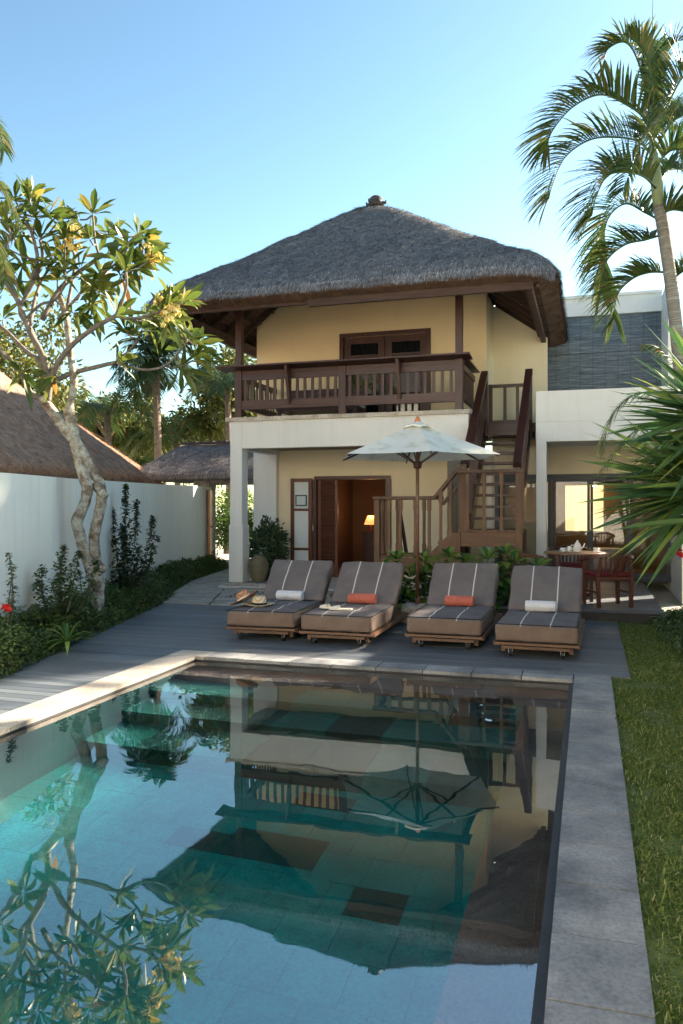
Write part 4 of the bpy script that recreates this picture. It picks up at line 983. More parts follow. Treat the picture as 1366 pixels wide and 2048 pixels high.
def thatch_roof(parent, fn, area, nb, matb, base='thatch_base', n=50, under=None, L=(.08, .2), wd=.012):
    x0, x1, y0, y1 = area; m = MB()
    for j in range(n + 1):
        for i in range(n + 1): x = x0 + (x1 - x0) * i / n; y = y0 + (y1 - y0) * j / n; m.v.append((x, y, fn(x, y)))
    m.f = [(j * (n + 1) + i, j * (n + 1) + i + 1, (j + 1) * (n + 1) + i + 1, (j + 1) * (n + 1) + i) for j in range(n) for i in range(n)]; m.sm = True
    ring = [(i, 0) for i in range(n)] + [(n, j) for j in range(n)] + [(i, n) for i in range(n, 0, -1)] + [(0, j) for j in range(n, 0, -1)]
    o = len(m.v); 
    for (i, j) in ring:
        x = x0 + (x1 - x0) * i / n; y = y0 + (y1 - y0) * j / n; m.v.append((min(max(x, x0 + .15), x1 - .15), min(max(y, y0 + .15), y1 - .15), (under or fn(x, y) - .2)))
    for k in range(len(ring)):
        k2 = (k + 1) % len(ring); a = ring[k]; b = ring[k2]; m.f.append((a[1] * (n + 1) + a[0], o + k, o + k2, b[1] * (n + 1) + b[0]))
    m.f.append(tuple(o + k for k in range(len(ring))))
    r = m.build('roof', base, parent); m = MB(); blades(fn, area, nb, m, L, wd)
    for (pts, out) in (([(x0, y0 + .02), (x1, y0 + .02)], (0, -1)), ([(x1 - .02, y0), (x1 - .02, y1)], (1, 0)), ([(x0 + .02, y0), (x0 + .02, y1)], (-1, 0))): fringe(m, pts, fn, nb // 16, out=out)
    m.build('thatch_straw', matb, r); return r
R.seed(21)
fn = hip(-10.7, -7.0, 16.9, 19.9, 2.24, 3.04, -9.9, -6.6, 18.2, 18.6, .25)
rg = thatch_roof(gt, fn, (-10.7, -7.0, 16.9, 19.9), 26000, 'thatch_blades_pale', under=2.12)
m_ = MB(); m_.box(-9.95, -6.98, 18.2, 18.6, 2.99, 3.05); m_.build('roof_ridge_flashing', 'steel', rg)
m_ = MB(); x = -9.95
while x < -7.0: m_.box(x, x + .11, 18.15, 18.65, 3.055, 3.11 + R.random() * .02); x += .12
m_.build('ridge_tile', 'roof_tile', rg)
nb = thing('neighbour_pavilion', 'low pavilion with broad reddish thatched roof over the garden wall', 'pavilion', (0, 0, 0))
fn = hip(-16.2, -8.15, 0.0, 14.0, 2.0, 5.85, -12.15, -12.15, 4.0, 10.0, .15)
thatch_roof(nb, fn, (-16.2, -8.15, 0.0, 14.0), 110000, 'thatch_blades_red', 'thatch_base_red', 70, 1.85, (.10, .22), .013)
m_ = MB(); m_.box(-15.5, -9.0, .8, 13.2, -.05, 1.9); m_.build('wall', 'plaster_white', nb)
nb2 = thing('rear_pavilion', 'second thatched roof peeking between the pavilion and the gate', 'pavilion', (0, 0, 0))
fn = hip(-15.0, -10.2, 14.3, 17.8, 2.1, 3.45, -13.0, -11.5, 16.05, 16.06, .15)
thatch_roof(nb2, fn, (-15.0, -10.2, 14.3, 17.8), 30000, 'thatch_blades_red', 'thatch_base_red', 50, 1.95, (.12, .3), .014)
m_ = MB(); m_.box(-14.5, -10.7, 14.8, 17.3, -.05, 2.0); m_.build('wall', 'plaster_white', nb2)

# ---------------------------------------------------------------- vegetation helpers
def rdir(zmin=-1, zmax=1):
    z = R.uniform(zmin, zmax); a = R.uniform(0, 2 * math.pi); r = math.sqrt(max(0, 1 - z * z)); return Vector((r * math.cos(a), r * math.sin(a), z))
def curve(pts, n=5): return smooth_pts([tuple(p) for p in pts], n)
def limb(mb, pts, r0, r1, n=8, wob=0, sub=5):
    c = curve(pts, sub); k = len(c) - 1; mb.tube(c, [r0 + (r1 - r0) * i / k for i in range(k + 1)], n, True, wob); return c
def rosette(mb, p, ax, n=12, L=.30, W=.085, spread=(.35, 1.5)):
    ax = Vector(ax).normalized(); a_ = ax.orthogonal().normalized(); b_ = ax.cross(a_)
    for k in range(n):
        ph = k * 2.4 + R.uniform(-.3, .3); th_ = spread[0] + (spread[1] - spread[0]) * (k / n) + R.uniform(-.15, .15)
        d = ax * math.cos(th_) + (a_ * math.cos(ph) + b_ * math.sin(ph)) * math.sin(th_); l = L * R.uniform(.7, 1.1)
        mb.leaf(p + d * .03, d, ax, l, W * R.uniform(.8, 1.1), R.uniform(.05, .35), shape=(.12, .62, 1.0, .8, 0), fold=.3)
def flowers(mb, p, n=14, r=.09, s=.035):
    for _ in range(n):
        c = p + rdir(-.6, 1) * r * R.uniform(.4, 1); ax = (c - p + Vector((0, 0, .03))).normalized(); a_ = ax.orthogonal().normalized(); b_ = ax.cross(a_)
        for k in range(5): ph = k * 1.257; d = (ax * .6 + a_ * math.cos(ph) + b_ * math.sin(ph)).normalized(); mb.leaf(c, d, ax, s, s * .8, .1, shape=(.4, 1, 0))

# main frangipani, traced limbs at about 11 m
R.seed(31)
ft = thing('frangipani_tree', 'frangipani tree with mottled twisted twin trunk and yellow flowers', 'tree', (0, 0, 0))
T = 10.15
tr = MB()
limb(tr, [P(190, 1240, T), P(192, 1200, T), P(193, 1165, T), P(186, 1130, T)], .108, .092, 14, .25)
limb(tr, [P(190, 1165, T), P(172, 1110, T), P(158, 1065, T), P(155, 1040, T), P(172, 1000, T), P(172, 965, T - .05), P(160, 925, T), P(150, 880, T), P(142, 845, T), P(138, 815, T)], .070, .068, 14, .3)
limb(tr, [P(196, 1150, T + .05), P(188, 1090, T + .1), P(193, 1050, T + .1), P(203, 1000, T + .1), P(200, 970, T + .08), P(185, 945, T + .05), P(165, 905, T), P(140, 860, T)], .070, .062, 14, .3)
tr.tube([P(192, 970, T + .06), P(203, 985, T), P(212, 992, T - .08)], [.075, .06, .04], 10, True, .4)
tr.tube([P(198, 1130, T), P(206, 1140, T - .1)], [.06, .05], 10, True, .3)
limb(tr, [P(148, 880, T), P(125, 850, T), P(100, 818, T), P(85, 795, T)], .074, .060, 12, .25)
limb(tr, [P(142, 850, T), P(140, 810, T), P(148, 770, T), P(140, 700, T + .2), P(133, 640, T + .3), P(120, 590, T + .4)], .050, .038, 12, .25)
trunk = tr.build('trunk', 'frangipani_bark', ft)
br = MB(); tips = []
BR = [ # traced branches (px, py, depth offset)
 ([(88, 800, 0), (60, 785, 0), (50, 760, -.1), (20, 720, -.3), (0, 700, -.4), (-40, 640, -.5)], .045, .02),
 ([(95, 805, 0), (98, 770, 0), (95, 740, 0), (80, 700, -.1), (60, 665, -.2), (35, 600, -.3), (15, 570, -.4), (0, 540, -.4)], .05, .025),
 ([(98, 770, 0), (80, 725, .1), (50, 700, .2), (10, 660, .3), (-20, 640, .3)], .035, .02),
 ([(100, 775, 0), (85, 720, .1), (62, 660, .2), (40, 620, .2), (70, 560, .2), (85, 520, .2), (80, 480, .2)], .035, .018),
 ([(62, 560, .1), (75, 520, .1), (65, 470, .0), (50, 430, 0), (60, 400, 0)], .028, .014),
 ([(100, 765, 0), (120, 720, -.1), (150, 685, -.2), (190, 655, -.3), (232, 632, -.4)], .04, .026),
 ([(232, 632, -.4), (245, 600, -.45), (253, 570, -.5), (252, 545, -.5)], .022, .016),
 ([(232, 632, -.4), (262, 638, -.5), (290, 633, -.6), (320, 622, -.7)], .022, .016),
 ([(105, 765, 0), (140, 748, .1), (190, 735, .1), (232, 725, .1)], .036, .026),
 ([(232, 725, .1), (262, 735, .1), (295, 740, .1), (330, 732, .1), (355, 708, .1), (375, 680, .1)], .022, .014),
 ([(232, 725, .1), (255, 705, .2), (275, 680, .3), (285, 660, .3)], .02, .014),
 ([(330, 732, .1), (350, 736, .2), (385, 722, .2)], .016, .012),
 ([(85, 640, .2), (115, 585, .3), (150, 550, .4), (185, 525, .4), (200, 515, .4), (240, 500, .3), (275, 470, .2)], .035, .018),
 ([(200, 515, .4), (192, 490, .4), (188, 460, .4), (186, 430, .4)], .02, .014),
 ([(115, 640, .3), (150, 600, .3), (180, 565, .2), (215, 540, .2), (235, 525, .2)], .022, .014),
 ([(60, 650, .2), (70, 600, .4), (80, 560, .6), (60, 520, .6), (30, 480, .6)], .03, .015),
 ([(15, 570, -.4), (-10, 520, -.4), (20, 480, -.4), (15, 450, -.4)], .02, .012),
 ([(50, 640, .0), (80, 610, .0), (110, 600, .1), (130, 570, .1), (130, 540, .1)], .02, .012),
 ([(130, 640, .3), (145, 560, .5), (150, 520, .5), (140, 480, .5)], .025, .014)]
for pts, r0, r1 in BR:
    c = limb(br, [P(x, y, T + d) for x, y, d in pts], r0, r1, 7, .15, 4); tips.append((c[-1], (c[-1] - c[-3]).normalized()))
br.build('branch', 'twig_bark', ft)
lf = MB(); tw = MB()
for p, d in tips: rosette(lf, p, d + Vector((0, 0, .25)), 12, .36, .088)
EX = [(30, 400, 0), (60, 405, .1), (15, 430, .3), (95, 430, .2), (115, 445, .3), (70, 440, -.2), (40, 460, 0), (100, 470, .3), (130, 480, 0), (160, 440, .5), (200, 440, .3), (180, 480, .1), (215, 470, .5), (240, 470, .3), (150, 500, 0),
      (265, 455, .2), (285, 480, .1), (290, 500, 0), (255, 495, -.1), (230, 520, 0), (300, 520, .1), (265, 530, 0), (240, 550, .1), (60, 490, 0), (20, 500, .2), (0, 520, 0), (45, 530, .4), (90, 510, .5), (110, 530, -.1), (70, 560, .2),
      (25, 560, .3), (0, 590, .2), (130, 510, .4), (160, 540, .2), (200, 550, .4), (185, 575, .1), (160, 590, .3), (115, 560, .3), (95, 590, 0), (50, 600, .4), (145, 625, .1), (185, 610, .2), (5, 640, .2), (200, 585, -.2),
      (310, 635, -.6), (340, 600, -.7), (350, 610, -.7), (365, 605, -.7), (290, 640, -.5), (300, 665, .2), (330, 660, 0), (355, 665, .2), (370, 690, .1), (395, 690, .2), (360, 735, .1), (250, 660, .3), (270, 675, .3), (395, 715, .2), (335, 640, -.6), (110, 750, -.1), (45, 745, -.2), (60, 690, .2)]
anch = [t for t, _ in tips]
for (x, y, d) in EX[::1]:
    if R.random() < .10: continue
    p = P(x, y, T + d + R.uniform(-.25, .25)); q = min([P(bx, by, T + bd) for pts, _, _ in BR for bx, by, bd in pts[1:]], key=lambda a: (a - p).length)
    tw = MB(); tw.tube([q, q.lerp(p, .5) + Vector((0, 0, -.03)), p], [.015, .012, .010], 6); tw.build('twig', 'twig_bark', ft)
    rosette(lf, p, (p - q).normalized() + Vector((0, 0, .5)) + rdir() * .3, R.randint(7, 11), .35, .085)
lf.build('crown', 'frangipani_leaf', ft)
fl = MB()
for (x, y, d) in [(290, 500, -.1), (310, 512, -.15), (300, 525, -.1), (328, 605, -.8), (342, 618, -.8), (335, 635, -.8), (150, 465, .1), (145, 495, 0), (130, 490, .1), (290, 545, 0)]: flowers(fl, P(x, y, T + d), 14, .11, .05)
fl.build('blossom', 'flower_yellow', ft)

# palms
def frond(mb, pts, n=46, L=.36, W=.022, droop=.55, tilt=.5, base=.12, sw_=1.0, updir=Vector((0, 0, 1)), lm=None):
    c = curve(pts, 8); N_ = len(c) - 1
    mb.tube(c, [.014 * (1 - .8 * i / N_) for i in range(N_ + 1)], 5)
    for k in range(n):
        t = base + (1 - base) * k / (n - 1); f_ = t * N_; i = min(int(f_), N_ - 1); p = c[i].lerp(c[i + 1], f_ - i); d = (c[i + 1] - c[i]).normalized()
        side = d.cross(updir)
        if side.length < .1: side = d.cross(Vector((.2, 1, 0)))
        side.normalize(); up = side.cross(d).normalized(); l = L * math.sin(math.pi * (.12 + .80 * t)) ** .6 * R.uniform(.85, 1.1)
        for s_ in (-1, 1):
            ld = (side * s_ * sw_ + d * (.55 + .6 * t) + up * tilt + rdir() * .15).normalized()
            mb.leaf(p, ld, up, l, W, droop * R.uniform(.6, 1.3), shape=(.5, 1, .9, .6, 0), fold=.35)
rp = thing('areca_palm', 'tall ringed palm with arching feathery fronds beside the villa', 'palm tree', (0, 0, 0))
D = 8.6
R.seed(41); m_ = MB()
c = curve([P(1392, 1190, D), P(1378, 950, D), P(1362, 760, D), P(1346, 600, D), P(1328, 470, D), P(1318, 415, D)], 16)
rs = [.074 - .016 * i / len(c) + (.003 if i % 3 == 0 else 0) for i in range(len(c))]; m_.tube(c, rs, 16); m_.build('trunk', 'palm_trunk', rp)
m_ = MB()
for i in range(2, len(c) * 2):
    f_ = i / 2; k = min(int(f_), len(c) - 2); p = c[k].lerp(c[k + 1], f_ - k); r = .074 - .016 * k / len(c)
    d = (c[k + 1] - c[k]).normalized(); m_.tube([p, p + d * .012], r + .002, 16, False)
m_.build('trunk_rings', 'twig_bark', rp)
m_ = MB(); m_.tube([P(1318, 418, D), P(1314, 370, D), P(1308, 320, D), P(1302, 250, D)], [.058, .064, .05, .02], 14); m_.build('crownshaft', 'crown_shaft', rp)
FR = [([(1308, 300, 0), (1290, 240, -.1), (1250, 208, -.3), (1200, 190, -.5), (1145, 215, -.6), (1105, 262, -.6), (1092, 300, -.5)], .34),
      ([(1310, 320, 0), (1280, 285, .1), (1235, 275, .2), (1180, 280, .2), (1130, 315, .2), (1105, 370, .1), (1098, 398, .1)], .34),
      ([(1314, 380, 0), (1290, 355, -.3), (1255, 345, -.5), (1215, 352, -.6), (1192, 395, -.7), (1184, 432, -.7)], .34),
      ([(1318, 440, 0), (1290, 425, .3), (1250, 408, .5), (1215, 440, .7), (1205, 510, .8), (1202, 585, .8)], .32),
      ([(1322, 470, 0), (1290, 480, .2), (1250, 490, .3), (1215, 520, .4), (1195, 570, .4)], .30),
      ([(1335, 545, .2), (1300, 545, .3), (1265, 558, .3), (1235, 590, .4), (1228, 640, .4)], .28),
      ([(1305, 260, 0), (1292, 190, .1), (1275, 120, .2), (1250, 85, .2), (1215, 100, .2), (1208, 135, .2)], .25),
      ([(1305, 250, 0), (1305, 180, -.2), (1298, 125, -.3), (1283, 90, -.4), (1260, 75, -.4)], .25),
      ([(1306, 250, 0), (1318, 180, .1), (1330, 120, .2), (1350, 85, .2), (1385, 80, .2)], .25),
      ([(1308, 270, 0), (1340, 200, -.2), (1370, 150, -.3), (1410, 130, -.3), (1450, 170, -.4)], .36),
      ([(1310, 300, 0), (1350, 240, .2), (1400, 230, .3), (1450, 280, .4), (1470, 350, .4)], .36),
      ([(1312, 330, 0), (1345, 300, -.4), (1390, 310, -.6), (1430, 370, -.7), (1440, 430, -.7)], .34),
      ([(1314, 370, 0), (1340, 340, .3), (1380, 350, .5), (1420, 420, .6)], .32),
      ([(1320, 430, 0), (1350, 420, -.1), (1390, 440, -.2), (1420, 520, -.2)], .32),
      ([(1308, 300, 0), (1300, 270, -.6), (1290, 270, -1.0), (1270, 310, -1.4), (1250, 380, -1.6)], .30),
      ([(1306, 290, 0), (1330, 240, .7), (1350, 240, 1.1), (1370, 300, 1.4)], .32),
      ([(1345, 560, .3), (1375, 540, .3), (1410, 560, .3), (1440, 640, .3)], .3)]
for pts, L in FR:
    m_ = MB(); frond(m_, [P(x, y, D + d) for x, y, d in pts], 72, L * 1.65, .024, .40, .95, sw_=.6); m_.build('frond', 'palm_leaf', rp)
m_ = MB(); m_.tube([P(1305, 260, D), P(1304, 130, D), P(1306, -10, D)], [.012, .008, .003], 6); m_.build('spear_leaf', 'palm_leaf', rp)
# hanging frond near the spiky plant and clump of smaller palm
sp2 = thing('young_palm', 'young feathery palm growing behind the spiky plant', 'palm tree', (0, 0, 0)); D2 = 9.5
m_ = MB(); m_.tube([P(1420, 1220, D2), P(1405, 1000, D2), P(1395, 850, D2)], [.06, .05, .04], 10); m_.build('trunk', 'palm_trunk', sp2)
for pts in ([(1395, 850), (1340, 790), (1270, 790), (1225, 830), (1200, 900)], [(1395, 850), (1350, 840), (1290, 850), (1240, 890), (1205, 940)], [(1395, 850), (1370, 760), (1320, 700), (1290, 690)], [(1400, 850), (1440, 780), (1500, 790)]):
    m_ = MB(); frond(m_, [P(x, y, D2 + .1 * i) for i, (x, y) in enumerate(pts)], 34, .28, .02, .5, .1); m_.build('frond', 'palm_leaf', sp2)
# sword leaved plant
sw = thing('spiky_dracaena', 'large sword leaved plant reaching in over the lawn', 'plant', (0, 0, 0)); D3 = 5.6
R.seed(51); m_ = MB(); m_.tube([P(1500, 1500, D3), P(1480, 1250, D3), P(1430, 960, D3)], [.06, .05, .04], 10); m_.tube([P(1500, 1500, D3), P(1490, 1100, D3 + .2), P(1450, 800, D3 + .2)], [.05, .045, .035], 10); m_.build('trunk', 'rough_bark', sw)
m_ = MB()
TIP = [(1148, 928), (1165, 872), (1180, 850), (1195, 905), (1160, 978), (1150, 1015), (1175, 1040), (1165, 1075), (1205, 1135), (1270, 1140), (1290, 1190), (1175, 960), (1210, 880), (1225, 830), (1200, 990), (1215, 1065), (1220, 1000), (1250, 1110), (1300, 1130),
       (1190, 930), (1230, 940), (1240, 980), (1250, 1030), (1260, 900), (1280, 860), (1180, 1050), (1235, 1090), (1310, 1100), (1260, 1070)]
TIP2 = [(1255, 715), (1240, 765), (1215, 790), (1215, 830), (1220, 850), (1275, 690), (1285, 650), (1320, 640), (1345, 660), (1300, 720), (1260, 760), (1245, 800), (1280, 800), (1240, 840), (1340, 720), (1230, 815), (1265, 735), (1310, 760), (1330, 800)]
for tips_, cx, cy in ((TIP, 1432, 985), (TIP2, 1452, 850)):
    for (x, y) in tips_:
        a = P(cx, cy, D3 + R.uniform(-.05, .05)); b = P(x, y, D3 + R.uniform(-.45, .45)); b.z += .03; d = b - a
        dr = .06; d2 = d + Vector((0, 0, dr * d.length)); m_.leaf(a, d2, Vector((0, -.4, 1)) + rdir() * .5, d2.length, .055, dr, shape=(.5, .8, 1, 1, .85, .5, 0), fold=.4)
    for _ in range(46):
        a = P(cx + R.uniform(-10, 25), cy + R.uniform(-60, 60), D3 + R.uniform(-.2, .2)); an = R.uniform(-70, 62); rr = R.uniform(150, 255) * (1 - .25 * abs(an) / 70)
        b = P(cx - rr * math.cos(rad(an)), cy - rr * math.sin(rad(an)), D3 + R.uniform(-.5, .5)); d = b - a
        m_.leaf(a, d + Vector((0, 0, .04)), Vector((0, -.4, 1)) + rdir() * .6, d.length, .058, .07, shape=(.5, .8, 1, 1, .85, .5, 0), fold=.4)
    for _ in range(70):
        a = P(cx, cy, D3); d = rdir(-.5, .95); d = d if d.x < .75 else -d; L = R.uniform(.65, .95); m_.leaf(a, d, Vector((0, 0, 1)), L, .05, R.uniform(0, .25), shape=(.5, .8, 1, 1, .85, .5, 0), fold=.4)
m_.build('crown', 'sword_leaf', sw)
# low strappy plants and hibiscus against the right wall
R.seed(61)
def strappy(name, label, loc, n, L, mat='bright_leaf', grp=None):
    m = MB()
    for _ in range(n): d = rdir(.25, .95); m.leaf(Vector((0, 0, .02)), d, (0, 0, 1), L * R.uniform(.6, 1.1), .045, R.uniform(.35, .8), shape=(.6, .9, 1, .7, 0), fold=.3)
    o = m.build(name, mat); o.location = loc; tag(o, label, 'plant', grp); return o
strappy('strappy_plant', 'low strap leaved plant at the corner of the terrace', (1.05, 10.75, 0), 44, .55, 'cover_leaf', 'strap leaved plants along the right bed')
strappy('strappy_plant', 'strap leaved plant under the hibiscus by the white wall', (1.30, 11.4, 0), 40, .6, 'bright_leaf', 'strap leaved plants along the right bed')
strappy('strappy_plant', 'strap leaved plant nearest the lawn edge in the right bed', (1.22, 9.7, 0), 40, .5, 'cover_leaf', 'strap leaved plants along the right bed')
def twiggy(name, label, loc, stems, leafL, mat, cat='shrub', n=30, fl=None, spread=.15):
    t = thing(name, label, cat, loc); s = MB(); l = MB(); f_ = MB()
    for (dx, dy, h) in stems:
        top = Vector((dx, dy, h)); base = Vector((dx * .15, dy * .15, 0)); mid = (top + base) / 2 + Vector((dx * .15, dy * .1, 0)) + rdir() * .04; c_ = curve([base, mid, top], 8)
        s.tube(c_, [.010 * (1 - .7 * i / len(c_)) for i in range(len(c_))], 5)
        for k in range(int(n * h * 1.3)):
            t_ = R.uniform(.12, 1); i = min(int(t_ * (len(c_) - 1)), len(c_) - 2); p = c_[i].lerp(c_[i + 1], R.random()); w_ = spread * (1.15 - t_); q = p + rdir(-.4, .8) * R.uniform(0, w_)
            for _ in range(2): l.leaf(q, rdir(-.4, .8), (0, 0, 1), leafL * R.uniform(.6, 1.1), leafL * .55, .2, shape=(.3, 1, .8, 0))
    s.build('stem', 'twig_bark', t); l.build('foliage', mat, t)
    if fl:
        for (p, m2) in fl: flowers(f_, Vector(p), 5, .035, .05)
        f_.build('blossom', fl[0][1], t)
    return t
hz = P(1345, 1115, 10.6); 
twiggy('hibiscus', 'hibiscus with a red flower against the white wall', (1.42, 11.0, 0), [(-.1, 0, 1.1), (.05, -.1, .95), (-.15, .1, .7), (.15, .1, 1.2), (-.05, -.1, .5)], .06, 'bright_leaf', n=26, fl=[((-.34, -.1, .92), 'flower_red'), ((-.32, -.12, .88), 'flower_red')], spread=.2)
# left bed: ground cover, shrubs
R.seed(71)
def wallx(y):
    for a, b in zip(WP[:-1], WP[1:]):
        if a[1] <= y <= b[1]: return a[0] + (b[0] - a[0]) * (y - a[1]) / (b[1] - a[1])
    return WP[0][0] if y < 0 else WP[-1][0]
m_ = MB()
for _ in range(62000):
    y = 1.5 + 16 * (R.random() ** 1.3); xa, xb = wallx(y) + .04, bedx(y) + .05; 
    if y > 12: xb = max(xb - .1, xa + .5)
    t = R.random(); x = xa + (xb - xa) * t; ed = min(1, (1 - t) * (xb - xa) / .15 + .15)
    h = (.12 + .20 * (noise.noise(Vector((x * 2.3, y * 2.3, 0))) + .6)) * ed; z = h * R.uniform(.35, 1) - .03 + .14 * max(0, 1 - t * 1.2)
    sz = R.uniform(.03, .055) * (1 if y < 12 else 1.25); m_.leaf((x, y, z), rdir(-.1, .9), (0, 0, 1), sz, sz * .55, .2, shape=(.4, 1, 0))
tag(m_.build('ground_cover', 'cover_leaf'), kind='stuff')
sl_ = MB()
for i in range(40):
    y0 = -2 + i * .5; y1 = y0 + .5; sl_.add([(wallx(y0), y0, .13), (bedx(y0) - .05, y0, .0), (bedx(y1) - .05, y1, .0), (wallx(y1), y1, .13)], [(0, 1, 2, 3)])
struct('bed_soil', sl_, 'soil')
def on(px, py, D): v = P(px, py, D); return (v.x, v.y, .08)
twiggy('climbing_shrub', 'tall upright leafy shrub with white flowers right of the frangipani trunk', on(245, 1215, 12.2), [(0, .1, 1.75), (.25, 0, 1.5), (.5, .05, 1.25), (-.25, .1, 1.35), (.6, 0, .95), (.1, -.15, 1.1), (-.1, .2, 1.0), (.35, -.1, .8), (-.3, 0, .7)], .075, 'bush_leaf', n=125, fl=[((.62, -.1, .85), 'flower_white')], spread=.16)
twiggy('leafy_shrub', 'bushy green shrub left of the frangipani trunk', on(120, 1270, 9.1), [(0, 0, .75), (.22, .05, .9), (-.25, 0, .7), (.4, .1, .8), (-.4, .1, .55), (.1, -.2, .6), (.3, -.15, .5), (-.1, .2, .95)], .06, 'small_leaf', n=150, spread=.22)
twiggy('thin_shrub', 'thin upright shrub by the wall beside the red flower', on(18, 1300, 8.1), [(0, 0, .95), (.06, 0, .8), (-.05, .1, .5)], .05, 'small_leaf', n=60, fl=[((.08, -.15, .40), 'flower_red'), ((.10, -.15, .38), 'flower_red')], spread=.09)
twiggy('pale_shrub', 'pale green shrub at the foot of the frangipani trunk', on(160, 1240, 9.8), [(0, 0, .6), (.2, 0, .5), (-.2, .1, .7)], .05, 'cover_leaf', n=80, spread=.2)
o = strappy('arching_grass', 'arching bright green grass clump before the frangipani trunk', on(135, 1290, 8.2), 16, .5, 'bright_leaf')
def bush(name, label, loc, rx, ry, rz_, n, L, mat, cat='bush'):
    t = thing(name, label, cat, loc); l = MB(); s = MB()
    for k in range(9): d = rdir(.3, 1); s.tube([(0, 0, 0), (d.x * rx * .5, d.y * ry * .5, rz_ * .5 + d.z * rz_ * .2), (d.x * rx * .9, d.y * ry * .9, rz_ * (.7 + .3 * d.z))], [.02, .014, .006], 6)
    for _ in range(n):
        d = rdir(-.9, 1); r = R.uniform(.55, 1) * (1 + .25 * noise.noise(d * 2.2)); p = Vector((d.x * rx * r, d.y * ry * r, rz_ * (1 + d.z * r)))
        l.leaf(p, (d + rdir() * .8 + Vector((0, 0, .3))), d, L * R.uniform(.6, 1.2), L * .3, .15, shape=(.4, 1, .8, 0))
    s.build('stem', 'twig_bark', t); l.build('foliage', mat, t); return t
bush('porch_bush', 'dense dark green bush beside the urn under the porch', (-6.0, 14.5, 0), .38, .35, .62, 2600, .10, 'bush_leaf')
# broad leaved plants behind the loungers
R.seed(81)
for k, (px, py) in enumerate([(795, 1135), (848, 1140), (900, 1130), (930, 1140), (975, 1135), (1010, 1125), (870, 1155), (950, 1160), (1030, 1140), (820, 1170), (1075, 1150), (990, 1165), (770, 1160)]):
    top = P(px, py - 14, 10.9); t = thing('broadleaf_plant', 'broad leaved green plant in the bed behind the loungers', 'plant', (top.x, top.y, 0), 0, 'broad leaved plants in the bed behind the loungers')
    l = MB(); s = MB(); h = top.z
    s.tube([(0, 0, 0), (.02, 0, h * .5), (0, 0, h)], [.012, .01, .006], 6); s.build('stem', 'twig_bark', t)
    rosette(l, Vector((0, 0, h)), (0, -.2, 1), 10, .22, .095, (.5, 1.5))
    for q in range(46): z = R.uniform(.12, .95) * h; d = rdir(-.2, .5); l.leaf(Vector((0, 0, z)), d, (0, 0, 1), R.uniform(.16, .26), .10, .35, shape=(.2, .9, 1, .7, 0))
    l.build('foliage', 'bright_leaf', t)
# grass
R.seed(91); lb = MB(); lb.add([(.185, -3, -.02), (1.76, -3, -.02), (1.76, 11.0, -.02), (.185, 11.0, -.02)], [(0, 1, 2, 3)]); struct('lawn', lb, 'lawn_base')
m_ = MB()
def lawnx(y): return .95 + .03 * math.sin(y * 1.7) if y < 8 else .95 - (y - 8) * .06
for _ in range(105000):
    y = 1.2 + 9.9 * R.random() ** 1.7; x0_ = .195 if (y < 7.35 or y > 10.6) else .36; x1_ = lawnx(y)
    if y > 10.6: x0_ = -1.2
    if y < 8 : x1_ = 1.3
    x = R.uniform(x0_ - (.02 if R.random() < .3 else 0), x1_); nn = noise.noise(Vector((x * 3, y * 3, 2))); h = R.uniform(.012, .034) * (1 + .7 * nn) * (1.7 if R.random() < .06 else 1); z = -.02
    if nn < -.28 and R.random() < .6: continue
    a = rdir(.2, .95); wv = R.uniform(.0016, .003) * (1 + y * .08)
    s_ = Vector((a.y, -a.x, 0)).normalized() * wv; p = Vector((x, y, z)); q = p + a * h; m_.add([p - s_, p + s_, q + s_ * .5 + Vector((0, 0, -.002)), q - s_ * .5, q + a * h * .4 + Vector((0, 0, -.012))], [(0, 1, 2, 3), (3, 2, 4)])
tag(m_.build('grass', 'grass_blade'), kind='stuff')
m_ = MB()
for _ in range(9000):
    y = R.uniform(6.5, 11.5); x = R.uniform(lawnx(y) - .05, 1.75); h = R.uniform(.02, .14) * (1 if x > lawnx(y) + .15 else .5)
    sz = R.uniform(.03, .06); m_.leaf((x, y, h), rdir(-.1, .9), (0, 0, 1), sz, sz * .5, .2, shape=(.4, 1, 0))
tag(m_.build('bed_foliage', 'cover_leaf'), kind='stuff')

# background trees
def tree(name, label, base, top_r, crown, n, L, mat, cat='tree', trunk_r=.12, wob=.45, gaps=.15, bark='rough_bark', limbs=9):
    t = thing(name, label, cat, base); cx, cy, cz, rx, ry, rz_ = crown; s = MB(); l = MB()
    s.tube([(0, 0, -.05), (cx * .4, cy * .4, cz * .5), (cx, cy, cz - rz_ * .3)], [trunk_r, trunk_r * .8, trunk_r * .5], 10, True, .1)
    cl = []
    for k in range(limbs):
        d = rdir(-.3, 1); e_ = Vector((cx + d.x * rx * .75, cy + d.y * ry * .75, cz + d.z * rz_ * .75)); st_ = Vector((cx, cy, cz - rz_ * .4)); s.tube([st_, st_.lerp(e_, .5) + rdir() * .15 * rx, e_], [trunk_r * .4, trunk_r * .25, trunk_r * .1], 6)
    for k in range(int(26)):
        d = rdir(-.8, 1); r = R.uniform(.35, .95); cl.append((Vector((cx + d.x * rx * r, cy + d.y * ry * r, cz + d.z * rz_ * r)), R.uniform(.22, .42) * min(rx, rz_)))
    for _ in range(n):
        c_, r_ = R.choice(cl); d = rdir(); p = c_ + d * r_ * R.random() ** .4
        l.leaf(p, d + rdir() * .9, d, L * R.uniform(.6, 1.2), L * .35, .2, shape=(.4, 1, .7, 0))
    s.build('trunk', bark, t); l.build('crown', mat, t); return t
R.seed(101)
def bp(px, D): v = P(px, 1012, D); return (v.x, v.y, 0)
tree('distant_frangipani', 'loose frangipani tree behind the pavilion at the left edge', bp(10, 22), 0, (0, 0, 5.2, 2.4, 2.0, 2.1), 6500, .20, 'tree_leaf', trunk_r=.2)
